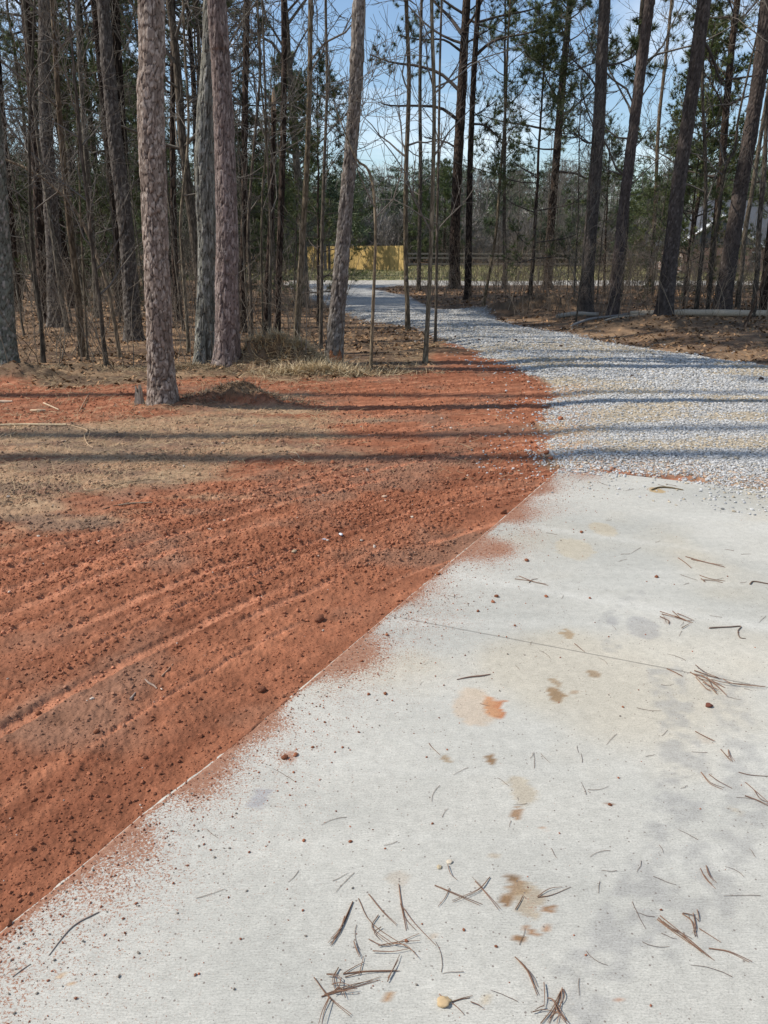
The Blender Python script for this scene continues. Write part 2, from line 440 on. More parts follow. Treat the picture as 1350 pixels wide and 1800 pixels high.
def land(x, y, fine=True):
    """height and colour of the ground at world x, y"""
    r = np.hypot(x, y)
    sc_ = poly_sd(x, y, CONC); sg = poly_sd(x, y, GRAV); sd = poly_sd(x, y, DIRT)
    wob = fbm(x * 2.2, y * 2.2, 3, 4) - 0.5
    sd_w = sd + wob * 0.55; sg_w = sg + (fbm(x * 4, y * 4, 8, 4) - 0.5) * 0.5
    # rolling
    z = 0.10 * (fbm(x * 0.16 + 3, y * 0.16, 21, 3) - 0.5) * ss(7, 14, r) + 0.05 * (fbm(x * 0.8, y * 0.8, 22, 4) - 0.5) * ss(0, 1.2, -sd)
    z = z + 10.0 * ss(95, 230, r)
    # right bank
    z = z + 0.16 * ss(0.0, 1.8, -sg) * ss(1.5, 3.5, x) * ss(6, 8.5, y) * (1 - ss(26, 33, y))
    near = r < 16
    # ---- dirt
    phi = np.hypot(x - TC[0], y - TC[1]); th = np.arctan2(y - TC[1], x - TC[0])
    dirtm = ss(-0.15, 0.15, sd_w)
    smooth_m = np.zeros(x.shape); groove = np.zeros(x.shape)
    for (p0, wd, o, k) in STRIPS:
        pw = p0 + 0.05 * (vn(th * 5 + o, th * 0 + o, 31) - 0.5)
        on = ss(0.42, 0.58, vn(th * (6 + 6 * k) + o, th * 0 + o * 1.7, 33))
        d = np.abs(phi - pw)
        core = (1 - ss(wd * 0.6, wd, d)) * on
        ridge = np.exp(-((phi - pw - wd * 1.35) / 0.018) ** 2) * on
        smooth_m = np.maximum(smooth_m, core)
        groove = groove - 0.006 * core + 0.007 * ridge
    crumb = np.clip(ss(0.38, 0.62, fbm(phi * 2.2 + 5, th * 3.0, 41, 4)) + 0.25, 0, 1) * (1 - smooth_m)
    fz = np.zeros(x.shape); fcol = np.zeros(x.shape)
    if fine:
        i = near & (sc_ < 0.1)
        xx, yy = x[i], y[i]
        a1, a2, aid, _, _ = worley(xx * 34 + 2 * vn(xx * 9, yy * 9, 3), yy * 34, 51)
        b1, b2, bid, _, _ = worley(xx * 85, yy * 85, 52)
        q = fbm(xx * 10, yy * 10, 53, 5, 0.6) - 0.5
        dome = np.clip(1 - a1 * 1.35, 0, 1) * (aid > 0.45) * (0.3 + aid)
        dome2 = np.clip(1 - b1 * 1.3, 0, 1) * (bid > 0.3)
        fz[i] = q * 0.030 + (0.35 + 0.65 * crumb[i]) * (dome * 0.013 + dome2 * 0.007) + 0.012 * (fbm(xx * 3.1, yy * 3.1, 54, 3) - 0.5)
        fcol[i] = (aid - 0.5) * 0.25 * crumb[i] + q * 0.7
    soft = 1 - ss(0.0, 0.12, -sc_) * 1.0
    edge = ss(-0.35, -0.03, sc_)                            # 1 at the slab's edge
    zd = (fz + groove) * (1 - 0.5 * edge) - 0.011 * edge + 0.022 * edge * (vn(x * 3, y * 3, 62) - 0.2) - 0.004
    forest_f = 0.04 * (fbm(x * 6, y * 6, 61, 4) - 0.5) * (r < 40)
    z = z + lerp1(forest_f, zd, dirtm)
    heap = np.zeros(x.shape)
    # heaps of torn-up sod
    for (u, v_, rx, ry, h) in ((505, 650, 0.50, 0.26, 0.34), (446, 650, 0.30, 0.24, 0.2), (560, 660, 0.55, 0.2, 0.07), (415, 708, 0.40, 0.18, 0.17), (360, 712, 0.4, 0.22, 0.05), (470, 712, 0.3, 0.15, 0.05),
                             (30, 668, 0.6, 0.3, 0.2), (150, 658, 0.5, 0.2, 0.10), (290, 722, 0.42, 0.35, 0.05), (350, 655, 0.6, 0.3, 0.08), (870, 552, 2.2, 0.7, 0.18), (960, 552, 1.6, 0.7, 0.2), (780, 622, 0.6, 0.5, 0.08),
                             (1180, 585, 1.8, 0.9, 0.16)):
        p = G(u, v_)
        rr = ((x - p[0]) / rx) ** 2 + ((y - p[1]) / ry) ** 2
        z = z + h * np.exp(-rr) * (0.45 + 1.1 * fbm(x * 9, y * 9, 71, 4)); heap = np.maximum(heap, np.exp(-rr * 0.8) * min(1, h / 0.12))
    # ---- gravel
    gm = ss(-0.12, 0.1, sg_w)
    gz = 0.028 + 0.03 * (fbm(x * 1.3, y * 0.9, 81, 4) - 0.5) + 0.02 * ss(0, 0.3, sg) + 0.022 * np.exp(-((y - 6.1 - 0.1 * x) / 0.3) ** 2) * (x > 1.2)
    gz = gz * 1.0 - 0.035 * (1 - ss(0.0, 0.5, sg)) * 0.6
    z = z + gm * (gz - (z * 0.6) * (r < 30))
    # under the slab
    z = np.where(sc_ > 0.012, np.minimum(z, -0.02 - 0.08 * ss(0.0, 0.05, sc_)) * (1 - gm) + gm * np.where(sc_ > 0.25, -0.05, 0.012 - 0.03 * ss(0.0, 0.25, sc_)), z)
    # ---- colour
    big = fbm(x * 0.9, y * 0.9, 91, 5)
    mid = fbm(phi * 13, th * 6, 92, 5)
    fine_n = fbm(x * 22, y * 22, 93, 4) if fine else 0.5
    red = lerp(np.array([0.20, 0.074, 0.039]), np.array([0.315, 0.127, 0.068]), np.clip(mid * 2.0 - 0.5, 0, 1))
    red = lerp(red, np.array([0.22, 0.125, 0.082]), 0.7 * ss(0.5, 0.72, fbm(x * 1.7 + 4, y * 1.7, 94, 4)))
    red = lerp(red, np.array([0.40, 0.17, 0.095]), 0.9 * smooth_m)
    red = red * (1 + fcol[..., None])
    st = poly_sd(x, y, TAN) + (fbm(x * 1.1, y * 3.6, 95, 5) - 0.5) * 3.0
    tan = lerp(np.array([0.26, 0.165, 0.10]), np.array([0.45, 0.33, 0.205]), fine_n if fine else np.full(x.shape, .5))
    tan = lerp(tan, np.array([0.20, 0.15, 0.105]), ss(0.48, 0.62, fbm(x * 1.6, y * 5.5, 96, 5)))
    dcol = lerp(red, tan, ss(-0.5, 0.5, st) * (0.55 + 0.4 * fbm(x * 1.3, y * 5, 101, 4)))
    ff = lerp(np.array([0.12, 0.078, 0.052]), np.array([0.27, 0.175, 0.105]), ss(0.35, 0.7, fbm(x * 2.6, y * 2.6, 97, 5)))
    ff = lerp(ff, np.array([0.30, 0.215, 0.12]), 0.55 * ss(0.5, 0.75, fine_n if fine else 0.5 * np.ones(x.shape)) * ss(-1.2, -0.1, sd))
    heapc = lerp(np.array([0.085, 0.055, 0.036]), np.array([0.19, 0.135, 0.085]), fbm(x * 12, y * 12, 102, 4))
    # grass beyond the road
    gg = lerp(np.array([0.14, 0.15, 0.055]), np.array([0.28, 0.235, 0.12]), fbm(x * 0.5, y * 0.5, 98, 4))
    isg = ss(RY1 - 0.4, RY1 + 0.8, y + wob * 1.5) * ss(-16, -8, x) * (1 - ss(88, 96, y))
    ff = lerp(ff, gg, isg)
    colr = lerp(ff, dcol, dirtm)
    colr = lerp(colr, heapc, 0.85 * ss(0.25, 0.6, heap + 0.4 * wob))
    gcol = lerp(np.array([0.31, 0.30, 0.28]), np.array([0.42, 0.41, 0.385]), fbm(x * 2, y * 2, 99, 4))
    tn = ss(0.46, 0.62, fbm(x * 0.75 + 8, y * 1.9, 100, 4)) * (1 - ss(11, 20, y))
    gcol = lerp(gcol, np.array([0.40, 0.32, 0.21]), tn * 0.8)
    gcol = lerp(gcol, np.array([0.40, 0.25, 0.15]), 0.8 * (1 - ss(0.05, 0.6, sg)) * (x < 3) * (y < 9.5))
    colr = lerp(colr, gcol, gm)
    rd = ss(RY0 - 0.5, RY0, y) * (1 - ss(RY1, RY1 + 0.5, y)) * ss(-5.5, -4.5, x)
    colr = lerp(colr, np.array([0.42, 0.39, 0.34]) * np.ones(x.shape + (1,)), rd)
    return z, np.clip(colr, 0.01, 0.9), sc_, sg_w, sd_w
def lerp1(a, b, t): return a * (1 - t) + b * t
def ground_z(x, y):
    z = land(np.array([float(x)]), np.array([float(y)]), False)[0]
    return float(z[0])

az = np.concatenate([np.arange(-180, -37, 1.6), np.arange(-37, 37, 0.095), np.arange(37, 180, 1.6)])
az = np.radians(az)
rad = [0.35]
while rad[-1] < 1.3: rad.append(rad[-1] * 1.04)
while rad[-1] < 13: rad.append(rad[-1] * 1.0036)
while rad[-1] < 60: rad.append(rad[-1] * 1.012)
while rad[-1] < 420: rad.append(rad[-1] * 1.035)
rad = np.array(rad)
AZ, RD = np.meshgrid(az, rad, indexing='ij')
X, Y = RD * np.sin(AZ), RD * np.cos(AZ)
Zg, Cg, SCo, SG, SD = land(X.ravel(), Y.ravel())
VV = np.stack([X.ravel(), Y.ravel(), Zg], 1)
na, nr = len(az), len(rad)
i, j = np.meshgrid(np.arange(na), np.arange(nr - 1), indexing='ij')
i2 = (i + 1) % na
Q = np.stack([i * nr + j, i * nr + j + 1, i2 * nr + j + 1, i2 * nr + j], -1).reshape(-1, 4)
fx, fy = X.ravel()[Q].mean(1), Y.ravel()[Q].mean(1)
fsg, fsd = SG[Q].mean(1), SD[Q].mean(1)
fsc = SCo[Q].mean(1)
cls = np.zeros(len(Q), int)                                  # 0 forest floor
cls[(fy > RY1) & (fx > -14) & (fy < 92)] = 3
cls[(fy > RY0) & (fy < RY1) & (fx > -5)] = 4
cls[(fsd > 0)] = 1
cls[(fsg > 0)] = 2
def sub(name, k, mat):
    q = Q[cls == k]
    u, inv = np.unique(q, return_inverse=True)
    me = raw_mesh(name, VV[u], None, inv.reshape(-1, 4), Cg[u])
    o = link(name, me, mat)
    return tag(o, kind='structure')
sub('ground', 0, M_earth)
sub('dirt_yard', 1, M_earth)
sub('gravel_driveway', 2, M_gravel)
sub('field', 3, M_earth)
sub('road', 4, M_gravel)

# sampling heights back from the sheet
def zat(x, y):
    x = np.atleast_1d(np.asarray(x, float)); y = np.atleast_1d(np.asarray(y, float))
    a = np.arctan2(x, y); r = np.hypot(x, y)
    ia = np.clip(np.searchsorted(az, a) , 1, na - 1); ir = np.clip(np.searchsorted(rad, r), 1, nr - 1)
    Z2 = Zg.reshape(na, nr)
    fa = np.clip((a - az[ia - 1]) / (az[ia] - az[ia - 1]), 0, 1); fr = np.clip((r - rad[ir - 1]) / (rad[ir] - rad[ir - 1]), 0, 1)
    return (Z2[ia - 1, ir - 1] * (1 - fa) + Z2[ia, ir - 1] * fa) * (1 - fr) + (Z2[ia - 1, ir] * (1 - fa) + Z2[ia, ir] * fa) * fr

# ------------------------------------------------------------------ concrete driveway
ey, ex = EDGE[:, 1], EDGE[:, 0]
def xl(y): return np.interp(y, ey, ex) + 0.006 * (vn(y * 5, y * 0, 5) - 0.5) + 0.004 * (vn(y * 30, y * 0, 6) - 0.5)
def yf(x): return FAR0[1] + (x - FAR0[0]) * f_dir[1] / f_dir[0]
yb = EDGE[0][1]
tt = np.concatenate([np.linspace(0, 0.46, 14)[:-1], np.linspace(0.46, 1, 640)])
s_ = np.concatenate([np.linspace(0, 1, 420) ** 1.15])
S_, T_ = np.meshgrid(s_, tt, indexing='ij')
yy = yb + T_ * (FAR0[1] - yb); 
for _ in range(8):
    xx = xl(yy) + S_ * (XR - xl(yy)); yy = yb + T_ * (yf(xx) - yb)
x_, y_ = xx.ravel(), yy.ravel()
dE = x_ - np.interp(y_, ey, ex)
dE = dE * 0.72
zc_ = 0.0015 * (fbm(x_ * 3, y_ * 3, 7, 3) - 0.5) - 0.006 * np.exp(-(dE / 0.006) ** 2)
ccol = lerp(np.array([0.40, 0.402, 0.375]), np.array([0.475, 0.47, 0.435]), ss(0.3, 0.7, fbm(x_ * 0.8, y_ * 1.6, 8, 5)))
ccol = lerp(ccol, np.array([0.50, 0.50, 0.47]), 0.5 * ss(0.5, 0.8, fbm(x_ * 0.7 + y_ * 0.3, y_ * 7, 12, 4)))
yel = ss(0.5, 0.75, fbm(x_ * 1.1 + 3, y_ * 1.1, 9, 4))
ccol = lerp(ccol, np.array([0.47, 0.41, 0.30]), 0.4 * yel)
STAINS = [(870, 1243, 19, (0.52, 0.22, 0.10), 0.95), (835, 1240, 40, (0.62, 0.42, 0.25), 0.4), (975, 1224, 17, (0.33, 0.22, 0.12), 0.9), (980, 1200, 9, (0.36, 0.25, 0.14), 0.7), (865, 1334, 11, (0.30, 0.19, 0.10), 0.95),
          (912, 1427, 10, (0.36, 0.22, 0.12), 0.9), (1042, 1184, 12, (0.34, 0.24, 0.14), 0.8), (998, 1114, 12, (0.40, 0.29, 0.17), 0.8), (895, 1538, 11, (0.24, 0.15, 0.08), 0.95), (903, 1562, 16, (0.34, 0.22, 0.12), 0.85),
          (892, 1582, 10, (0.30, 0.18, 0.09), 0.95), (930, 1583, 26, (0.42, 0.32, 0.2), 0.6), (971, 1602, 7, (0.32, 0.18, 0.09), 0.95), (916, 1656, 10, (0.30, 0.17, 0.08), 0.95), (935, 1640, 6, (0.36, 0.2, 0.1), 0.9), (963, 1636, 6, (0.42, 0.22, 0.1), 0.8),
          (782, 1335, 8, (0.36, 0.26, 0.15), 0.8), (686, 1751, 7, (0.45, 0.28, 0.15), 0.9), (920, 1390, 26, (0.50, 0.42, 0.3), 0.6), (1010, 965, 34, (0.58, 0.50, 0.36), 0.5), (1060, 930, 24, (0.58, 0.48, 0.32), 0.5), (1155, 862, 12, (0.50, 0.34, 0.15), 0.8), (1130, 1102, 30, (0.36, 0.36, 0.37), 0.5),
          (1075, 1092, 12, (0.38, 0.38, 0.39), 0.45), (455, 1403, 20, (0.37, 0.37, 0.41), 0.6), (700, 1545, 20, (0.5, 0.42, 0.33), 0.45), (756, 1640, 9, (0.5, 0.4, 0.3), 0.6), (1236, 1300, 12, (0.5, 0.42, 0.34), 0.4), (1297, 1425, 8, (0.5, 0.42, 0.3), 0.5), (860, 1500, 8, (.5, .4, .28), .5), (1007, 1215, 7, (.36, .24, .14), .6),
          (105, 1712, 4, (0.6, 0.42, 0.25), 0.9), (127, 1730, 4, (0.6, 0.42, 0.25), 0.9), (1044, 1764, 4, (0.6, 0.33, 0.2), 0.9), (1094, 1745, 4, (0.55, 0.3, 0.18), 0.9), (848, 1750, 7, (0.55, 0.45, 0.3), 0.6), (1175, 1092, 9, (.45, .38, .33), .5), (510, 1330, 10, (0.42, 0.2, 0.12), 0.7), (960, 1460, 5, (.5, .3, .18), .7), (1072, 1415, 5, (.25, .15, .1), .9)]
wx = x_ + 0.030 * (fbm(x_ * 26, y_ * 26, 14, 4) - 0.5) * 2; wy = y_ + 0.030 * (fbm(x_ * 26, y_ * 26, 15, 4) - 0.5) * 2
for (u, v_, rp, cc, a) in STAINS:
    p = G(u, v_); rr = rp / F * depth(p)
    d = np.hypot(wx - p[0], (wy - p[1]) * 0.62) / rr
    ccol = lerp(ccol, np.array(cc) * 0.78, a * (1 - ss(0.82, 1.04, d)))
# old tyre marks
TIRE = [([(1120, 1040), (1065, 1095), (1075, 1140)], 0.05, 0.35), ([(1170, 1180), (1190, 1260), (1205, 1350), (1180, 1480), (1110, 1620), (1010, 1760)], 0.085, 0.5), ([(1265, 1200), (1305, 1300), (1310, 1420), (1270, 1540), (1200, 1660)], 0.075, 0.4)]
for pts, wd, a in TIRE:
    W = GP(pts)
    dd = np.full(x_.shape, 9.0)
    for k in range(len(W) - 1):
        A_, B_ = W[k], W[k + 1]; e = B_ - A_
        t = np.clip(((x_ - A_[0]) * e[0] + (y_ - A_[1]) * e[1]) / (e @ e), 0, 1)
        dd = np.minimum(dd, np.hypot(x_ - A_[0] - t * e[0], y_ - A_[1] - t * e[1]))
    m_ = (1 - ss(wd * 0.7, wd, dd + 0.02 * (fbm(x_ * 9, y_ * 9, 16, 3) - 0.5))) * ss(0.35, 0.65, fbm(x_ * 25, y_ * 25, 17, 3))
    ccol = lerp(ccol, np.array([0.29, 0.29, 0.285]), a * 1.1 * m_)
pale = np.exp(-((jn[0] * x_ + jn[1] * y_ - jc - 0.55) / 0.05) ** 2) + 0.7 * np.exp(-((jn[0] * x_ + jn[1] * y_ - jc - 1.45) / 0.05) ** 2)
ccol = lerp(ccol, np.array([0.55, 0.55, 0.52]), 0.5 * pale * (0.4 + vn(x_ * 3, y_ * 3, 19)))
dust = 0.42 * np.exp(-(dE / 0.018) ** 2) * (0.3 + vn(x_ * 5, y_ * 5, 27)) + 0.25 * np.exp(-dE / 0.22) * (2.6 * (fbm(x_ * 3.2, y_ * 3.2, 25, 4) - 0.15)) + 0.09 * np.exp(-dE / 0.6) + 0.225
for (u, v_, rp, a) in ((860, 965, 50, 0.25), (900, 905, 35, 0.35), (340, 1385, 40, 0.3), (600, 1160, 35, 0.25), (245, 1470, 45, 0.25), (480, 1270, 40, 0.25), (500, 1333, 16, 0.35), (940, 860, 45, 0.3), (1030, 828, 40, 0.3), (1110, 832, 20, 0.2), (930, 935, 25, .2),
                       (930, 1585, 30, 0.25), (905, 1100, 15, 0.2), (720, 1055, 25, 0.2), (640, 1150, 30, .2), (880, 965, 20, .2)):
    p = G(u, v_); rr = rp / F * depth(p)
    dust += a * 0.62 * np.exp(-(((x_ - p[0]) ** 2 + ((y_ - p[1]) * 0.7) ** 2) / rr ** 2))
dust = np.clip(dust, 0, 0.98) * ss(0.001, 0.007, dE)
ccol = ccol * np.array([1.075, 1.04, 0.985])
ns, ntt = len(s_), len(tt)
i, j = np.meshgrid(np.arange(ns - 1), np.arange(ntt - 1), indexing='ij')
q = np.stack([i * ntt + j, (i + 1) * ntt + j, (i + 1) * ntt + j + 1, i * ntt + j + 1], -1).reshape(-1, 4)
top = np.stack([x_, y_, zc_], 1)
# left side wall and far side wall of the slab
n0 = len(top)
lw = top[:ntt].copy(); lw[:, 2] = -0.1
fw = top[np.arange(ns) * ntt + ntt - 1].copy(); fw[:, 2] = -0.1
aa = np.arange(ntt - 1); qa = np.stack([aa, aa + 1, n0 + aa + 1, n0 + aa], 1)
bb = np.arange(ns - 1); qb = np.stack([bb * ntt + ntt - 1, (bb + 1) * ntt + ntt - 1, n0 + ntt + bb + 1, n0 + ntt + bb], 1)
Vc = np.vstack([top, lw, fw]); Cc = np.vstack([ccol, np.tile([0.5, 0.42, 0.36], (ntt + ns, 1))])
du = np.concatenate([dust, np.full(ntt + ns, 0.1)])
me = raw_mesh('concrete_driveway', Vc, None, np.vstack([q, qa, qb]), Cc)
at = me.attributes.new('dust', 'FLOAT', 'POINT'); at.data.foreach_set('value', du.astype(np.float32))
tag(link('concrete_driveway', me, M_concrete), kind='structure')

# ------------------------------------------------------------------ stones, clods, litter (loose, uncountable)
def rock_protos(n, seed, flat=0.75, jag=0.25):
    rg = np.random.default_rng(seed)
    t = (1 + 5 ** 0.5) / 2
    v = np.array([[-1, t, 0], [1, t, 0], [-1, -t, 0], [1, -t, 0], [0, -1, t], [0, 1, t], [0, -1, -t], [0, 1, -t], [t, 0, -1], [t, 0, 1], [-t, 0, -1], [-t, 0, 1]], float)
    v /= np.linalg.norm(v[0])
    f = np.array([[0, 11, 5], [0, 5, 1], [0, 1, 7], [0, 7, 10], [0, 10, 11], [1, 5, 9], [5, 11, 4], [11, 10, 2], [10, 7, 6], [7, 1, 8], [3, 9, 4], [3, 4, 2], [3, 2, 6], [3, 6, 8], [3, 8, 9], [4, 9, 5], [2, 4, 11], [6, 2, 10], [8, 6, 7], [9, 8, 1]])
    out = []
    for k in range(n):
        s = v * (1 + jag * (rg.random((12, 1)) - 0.5) * 2) + 0.1 * (rg.random((12, 3)) - 0.5)
        s = s * np.array([1, rg.uniform(0.6, 0.95), flat * rg.uniform(0.7, 1.1)])
        out.append(s)
    return np.array(out), f
def scatter_rocks(x, y, z, size, cols, seed, flat=0.75, jag=0.25, sink=0.3):
    rg = np.random.default_rng(seed)
    P, f = rock_protos(14, seed, flat, jag)
    n = len(x); k = rg.integers(0, 14, n); a = rg.random(n) * 6.283
    V = P[k] * size[:, None, None]
    ca, sa = np.cos(a)[:, None], np.sin(a)[:, None]
    W = np.stack([V[..., 0] * ca - V[..., 1] * sa, V[..., 0] * sa + V[..., 1] * ca, V[..., 2]], -1)
    W += np.stack([x, y, z + size * flat * (1 - sink) * 0.6], 1)[:, None, :]
    T = (f[None] + (np.arange(n) * 12)[:, None, None]).reshape(-1, 3)
    return W.reshape(-1, 3), T, np.repeat(cols, 12, axis=0)
def stuff(name, V, T, col, mat, label, cat, quad=None, smooth=False):
    o = link(name, raw_mesh(name, V, T, quad, col, smooth), mat)
    return tag(o, label, cat, kind='stuff')
def rand_polar(n, r0, r1, a0, a1, rg, pw=1.0):
    r = r0 * (r1 / r0) ** (rg.random(n) ** pw); a = np.radians(rg.uniform(a0, a1, n))
    return r * np.sin(a), r * np.cos(a)
rg = np.random.default_rng(3)
# gravel
x, y = rand_polar(240000, 5.2, 22, -12, 50, rg, 1.1)
sg = poly_sd(x, y, GRAV) + (fbm(x * 4, y * 4, 8, 4) - 0.5) * 0.5
r = np.hypot(x, y)
k = (sg > -0.02) | ((sg > -0.16) & (rg.random(len(x)) < 0.3)) | ((sg > -0.7) & (rg.random(len(x)) < 0.035))
tnm = ss(0.46, 0.62, fbm(x * 0.75 + 8, y * 1.9, 100, 4)) * (1 - ss(11, 20, y))
k &= rg.random(len(x)) > 0.72 * tnm
x, y, r, tnm = x[k], y[k], r[k], tnm[k]
sz = (0.007 + 0.010 * rg.random(len(x)) ** 1.5) * np.clip(r / 8, 0.85, 1.5)
cb = rg.random(len(x))[:, None]
cc = np.array([0.29, 0.285, 0.275]) * (1 - cb) + np.array([0.56, 0.548, 0.525]) * cb
wm = rg.random(len(x)) < 0.10 + 0.28 * tnm; cc[wm] = cc[wm] * np.array([1.0, 0.87, 0.68])
dk = rg.random(len(x)) < 0.05; cc[dk] *= 0.45
z = zat(x, y); on_slab = poly_sd(x, y, CONC) > 0; z = np.where(on_slab, np.maximum(z, 0.0), z)
V, T, c = scatter_rocks(x, y, z, sz, cc, 21, 0.65, 0.3)
stuff('gravel', V, T, c, M_stone, 'loose pale grey crushed stone covering the driveway', 'gravel')
# red clods
x, y = rand_polar(260000, 1.3, 11, -50, 20, rg, 1.1)
sd = poly_sd(x, y, DIRT); scn = poly_sd(x, y, CONC); sgg = poly_sd(x, y, GRAV)
phi = np.hypot(x - TC[0], y - TC[1]); th = np.arctan2(y - TC[1], x - TC[0])
cr_ = ss(0.42, 0.62, fbm(phi * 2.2 + 5, th * 3.0, 41, 4))
k = (sd > 0.05) & (scn < -0.01) & (sgg < 0.1) & (rg.random(len(x)) < 0.22 + 0.7 * cr_ * fbm(x * 3, y * 3, 43, 3) * 1.4)
x, y, phi, th = x[k], y[k], phi[k], th[k]
r = np.hypot(x, y)
sz = 0.0016 + 0.0085 * rg.random(len(x)) ** 8 + 0.0022 * rg.random(len(x))
sz *= np.clip(r / 3.2, 0.8, 1.7)
_, cl, *_ = land(x, y, False)
cc = cl * (0.95 + 0.45 * rg.random((len(x), 1)))
pl = rg.random(len(x)) < 0.006; cc[pl] = np.array([0.55, 0.45, 0.36]) * (0.7 + 0.5 * rg.random((pl.sum(), 1)))
V, T, c = scatter_rocks(x, y, zat(x, y), sz, cc, 22, 0.8, 0.3)
stuff('dirt_crumbs', V, T, c, M_clod, 'loose crumbs of red clay scattered over the graded dirt', 'dirt')
# crumbs spilled on the slab
n = 9000
yy_ = 1.0 + 5.0 * rg.random(n) ** 1.2; d_ = rg.exponential(0.16, n); xx_ = np.interp(yy_, ey, ex) + d_ + 0.004
n2 = 1400
yy2 = rg.uniform(1.0, 5.6, n2); xx2 = np.interp(yy2, ey, ex) + rg.uniform(0, 4.5, n2)
xx_ = np.concatenate([xx_, xx2]); yy_ = np.concatenate([yy_, yy2])
k = poly_sd(xx_, yy_, CONC) > 0.003
xx_, yy_ = xx_[k], yy_[k]
sz = 0.0011 + 0.0035 * rg.random(len(xx_)) ** 7
cc = np.array([0.27, 0.105, 0.06]) * (0.6 + 0.9 * rg.random((len(xx_), 1)))
gk = rg.random(len(xx_)) < 0.25; cc[gk] = np.array([0.2, 0.17, 0.14])
V, T, c = scatter_rocks(xx_, yy_, np.zeros(len(xx_)), sz, cc, 23, 0.8, 0.3, 0.1)
stuff('dirt_specks', V, T, c, M_clod, 'tiny crumbs of red dirt strewn on the concrete', 'dirt')
# straw: thin blades lying on the ground
def straw(x, y, z, L, wd, col, rg, lift=0.3):
    n = len(x); a = rg.random(n) * 6.283; el = rg.normal(0, lift, n)
    D = np.stack([np.cos(a) * np.cos(el), np.sin(a) * np.cos(el), np.abs(np.sin(el))], 1)
    N = np.stack([-np.sin(a), np.cos(a), rg.normal(0, 0.4, n)], 1)
    P = np.stack([x, y, z + 0.003], 1)
    A = P - D * L[:, None] * 0.0; B = P + D * L[:, None]
    M_ = (A + B) / 2 + N * (L * rg.normal(0, 0.08, n))[:, None] 
    W = N * wd[:, None] / 2
    V = np.stack([A - W, A + W, M_ - W, M_ + W, B], 1).reshape(-1, 3)
    o = (np.arange(n) * 5)[:, None]
    q = np.array([[0, 1, 3, 2]]) + o
    t = np.array([[2, 3, 4]]) + o
    return V, t, q, np.repeat(col, 5, axis=0)
x, y = rand_polar(90000, 5.5, 20, -36, 36, rg, 1.0)
sd = poly_sd(x, y, DIRT); sgg = poly_sd(x, y, GRAV); stn = poly_sd(x, y, TAN); scn = poly_sd(x, y, CONC)
band = np.exp(-(sd / 0.7) ** 2)
pr = 0.10 * (sd > 0) + 0.40 * (stn > -0.2) + 0.75 * band * (x < 0.9) + 0.3 * (sd < 0)
pr *= 0.3 + 1.4 * fbm(x * 2, y * 2, 45, 3)
pr = np.where((sd > 0) & (x > -0.5), pr * 0.25, pr)
k = (sgg < -0.05) & (scn < 0) & (rg.random(len(x)) < pr)
x, y = x[k], y[k]; r = np.hypot(x, y)
L = rg.uniform(0.05, 0.2, len(x)); wd = 0.0018 * np.clip(r / 5, 1, 2.5)
cc = np.array([0.40, 0.29, 0.17]) * (0.45 + 0.9 * rg.random((len(x), 1)))
V, t, q, c = straw(x, y, zat(x, y), L, wd, cc, rg, 0.2)
stuff('pine_straw', V, t, c, M_straw, 'dry tan pine straw littering the edge of the woods', 'pine straw', q)
# fallen leaves, forest floor
x, y = rand_polar(46000, 8, 40, -36, 36, rg, 0.9)
sd = poly_sd(x, y, DIRT); sgg = poly_sd(x, y, GRAV)
k = (sgg < -0.1) & (sd < 0.1) & (y < RY0 - 0.5) & (rg.random(len(x)) < 0.25 + 0.75 * ss(0.4, 0.6, fbm(x * 0.5, y * 0.5, 47, 3)))
x, y = x[k], y[k]; r = np.hypot(x, y); n = len(x)
a = rg.random(n) * 6.283; s = rg.uniform(0.02, 0.045, n) * np.clip(r / 14, 1, 1.8)
U = np.stack([np.cos(a), np.sin(a), rg.normal(0, 0.45, n)], 1) * s[:, None]; W = np.stack([-np.sin(a), np.cos(a), rg.normal(0, 0.45, n)], 1) * s[:, None] * 0.6
P = np.stack([x, y, zat(x, y) + 0.012], 1)
V = np.stack([P - U, P - W * 0.9, P + U, P + W + np.array([0, 0, 0.01])], 1).reshape(-1, 3)
q = np.arange(n * 4).reshape(-1, 4)
cc = np.array([0.27, 0.16, 0.085]) * (0.4 + 1.2 * rg.random((n, 1)) ** 1.5)
stuff('fallen_leaves', V, None, np.repeat(cc, 4, axis=0), M_straw, 'brown dead leaves covering the forest floor', 'leaves', q)

# ------------------------------------------------------------------ trees: growth helpers
def unit(v): return v / (np.linalg.norm(v, axis=-1, keepdims=True) + 1e-9)
def grow(P0, D, L, n, wig, up, rg):
    k = len(P0); P = np.zeros((k, n, 3)); P[:, 0] = P0; d = unit(D)
    for s in range(1, n):
        d = unit(d + rg.normal(0, wig, (k, 3)) + np.array([0, 0, up]))
        P[:, s] = P[:, s - 1] + d * (L / (n - 1))[:, None]
    return P
def spawn(P, Rr, per, tmin, ang, rg):
    k, n, _ = P.shape
    idx = np.repeat(np.arange(k), per); t = (tmin + (1 - tmin) * rg.random(len(idx))) * (n - 1)
    i = np.minimum(t.astype(int), n - 2); f = (t - i)[:, None]
    p = P[idx, i] * (1 - f) + P[idx, i + 1] * f
    tg = unit(P[idx, i + 1] - P[idx, i])
    rr = Rr[idx, i] * (1 - f[:, 0]) + Rr[idx, i + 1] * f[:, 0]
    q = unit(np.cross(tg, rg.normal(0, 1, (len(idx), 3))))
    an = rg.uniform(ang[0], ang[1], len(idx))[:, None]
    return p, tg * np.cos(an) + q * np.sin(an), rr, idx, t / (n - 1)
def taper(R0, n, end=0.25):
    return R0[:, None] * np.linspace(1, end, n)[None]
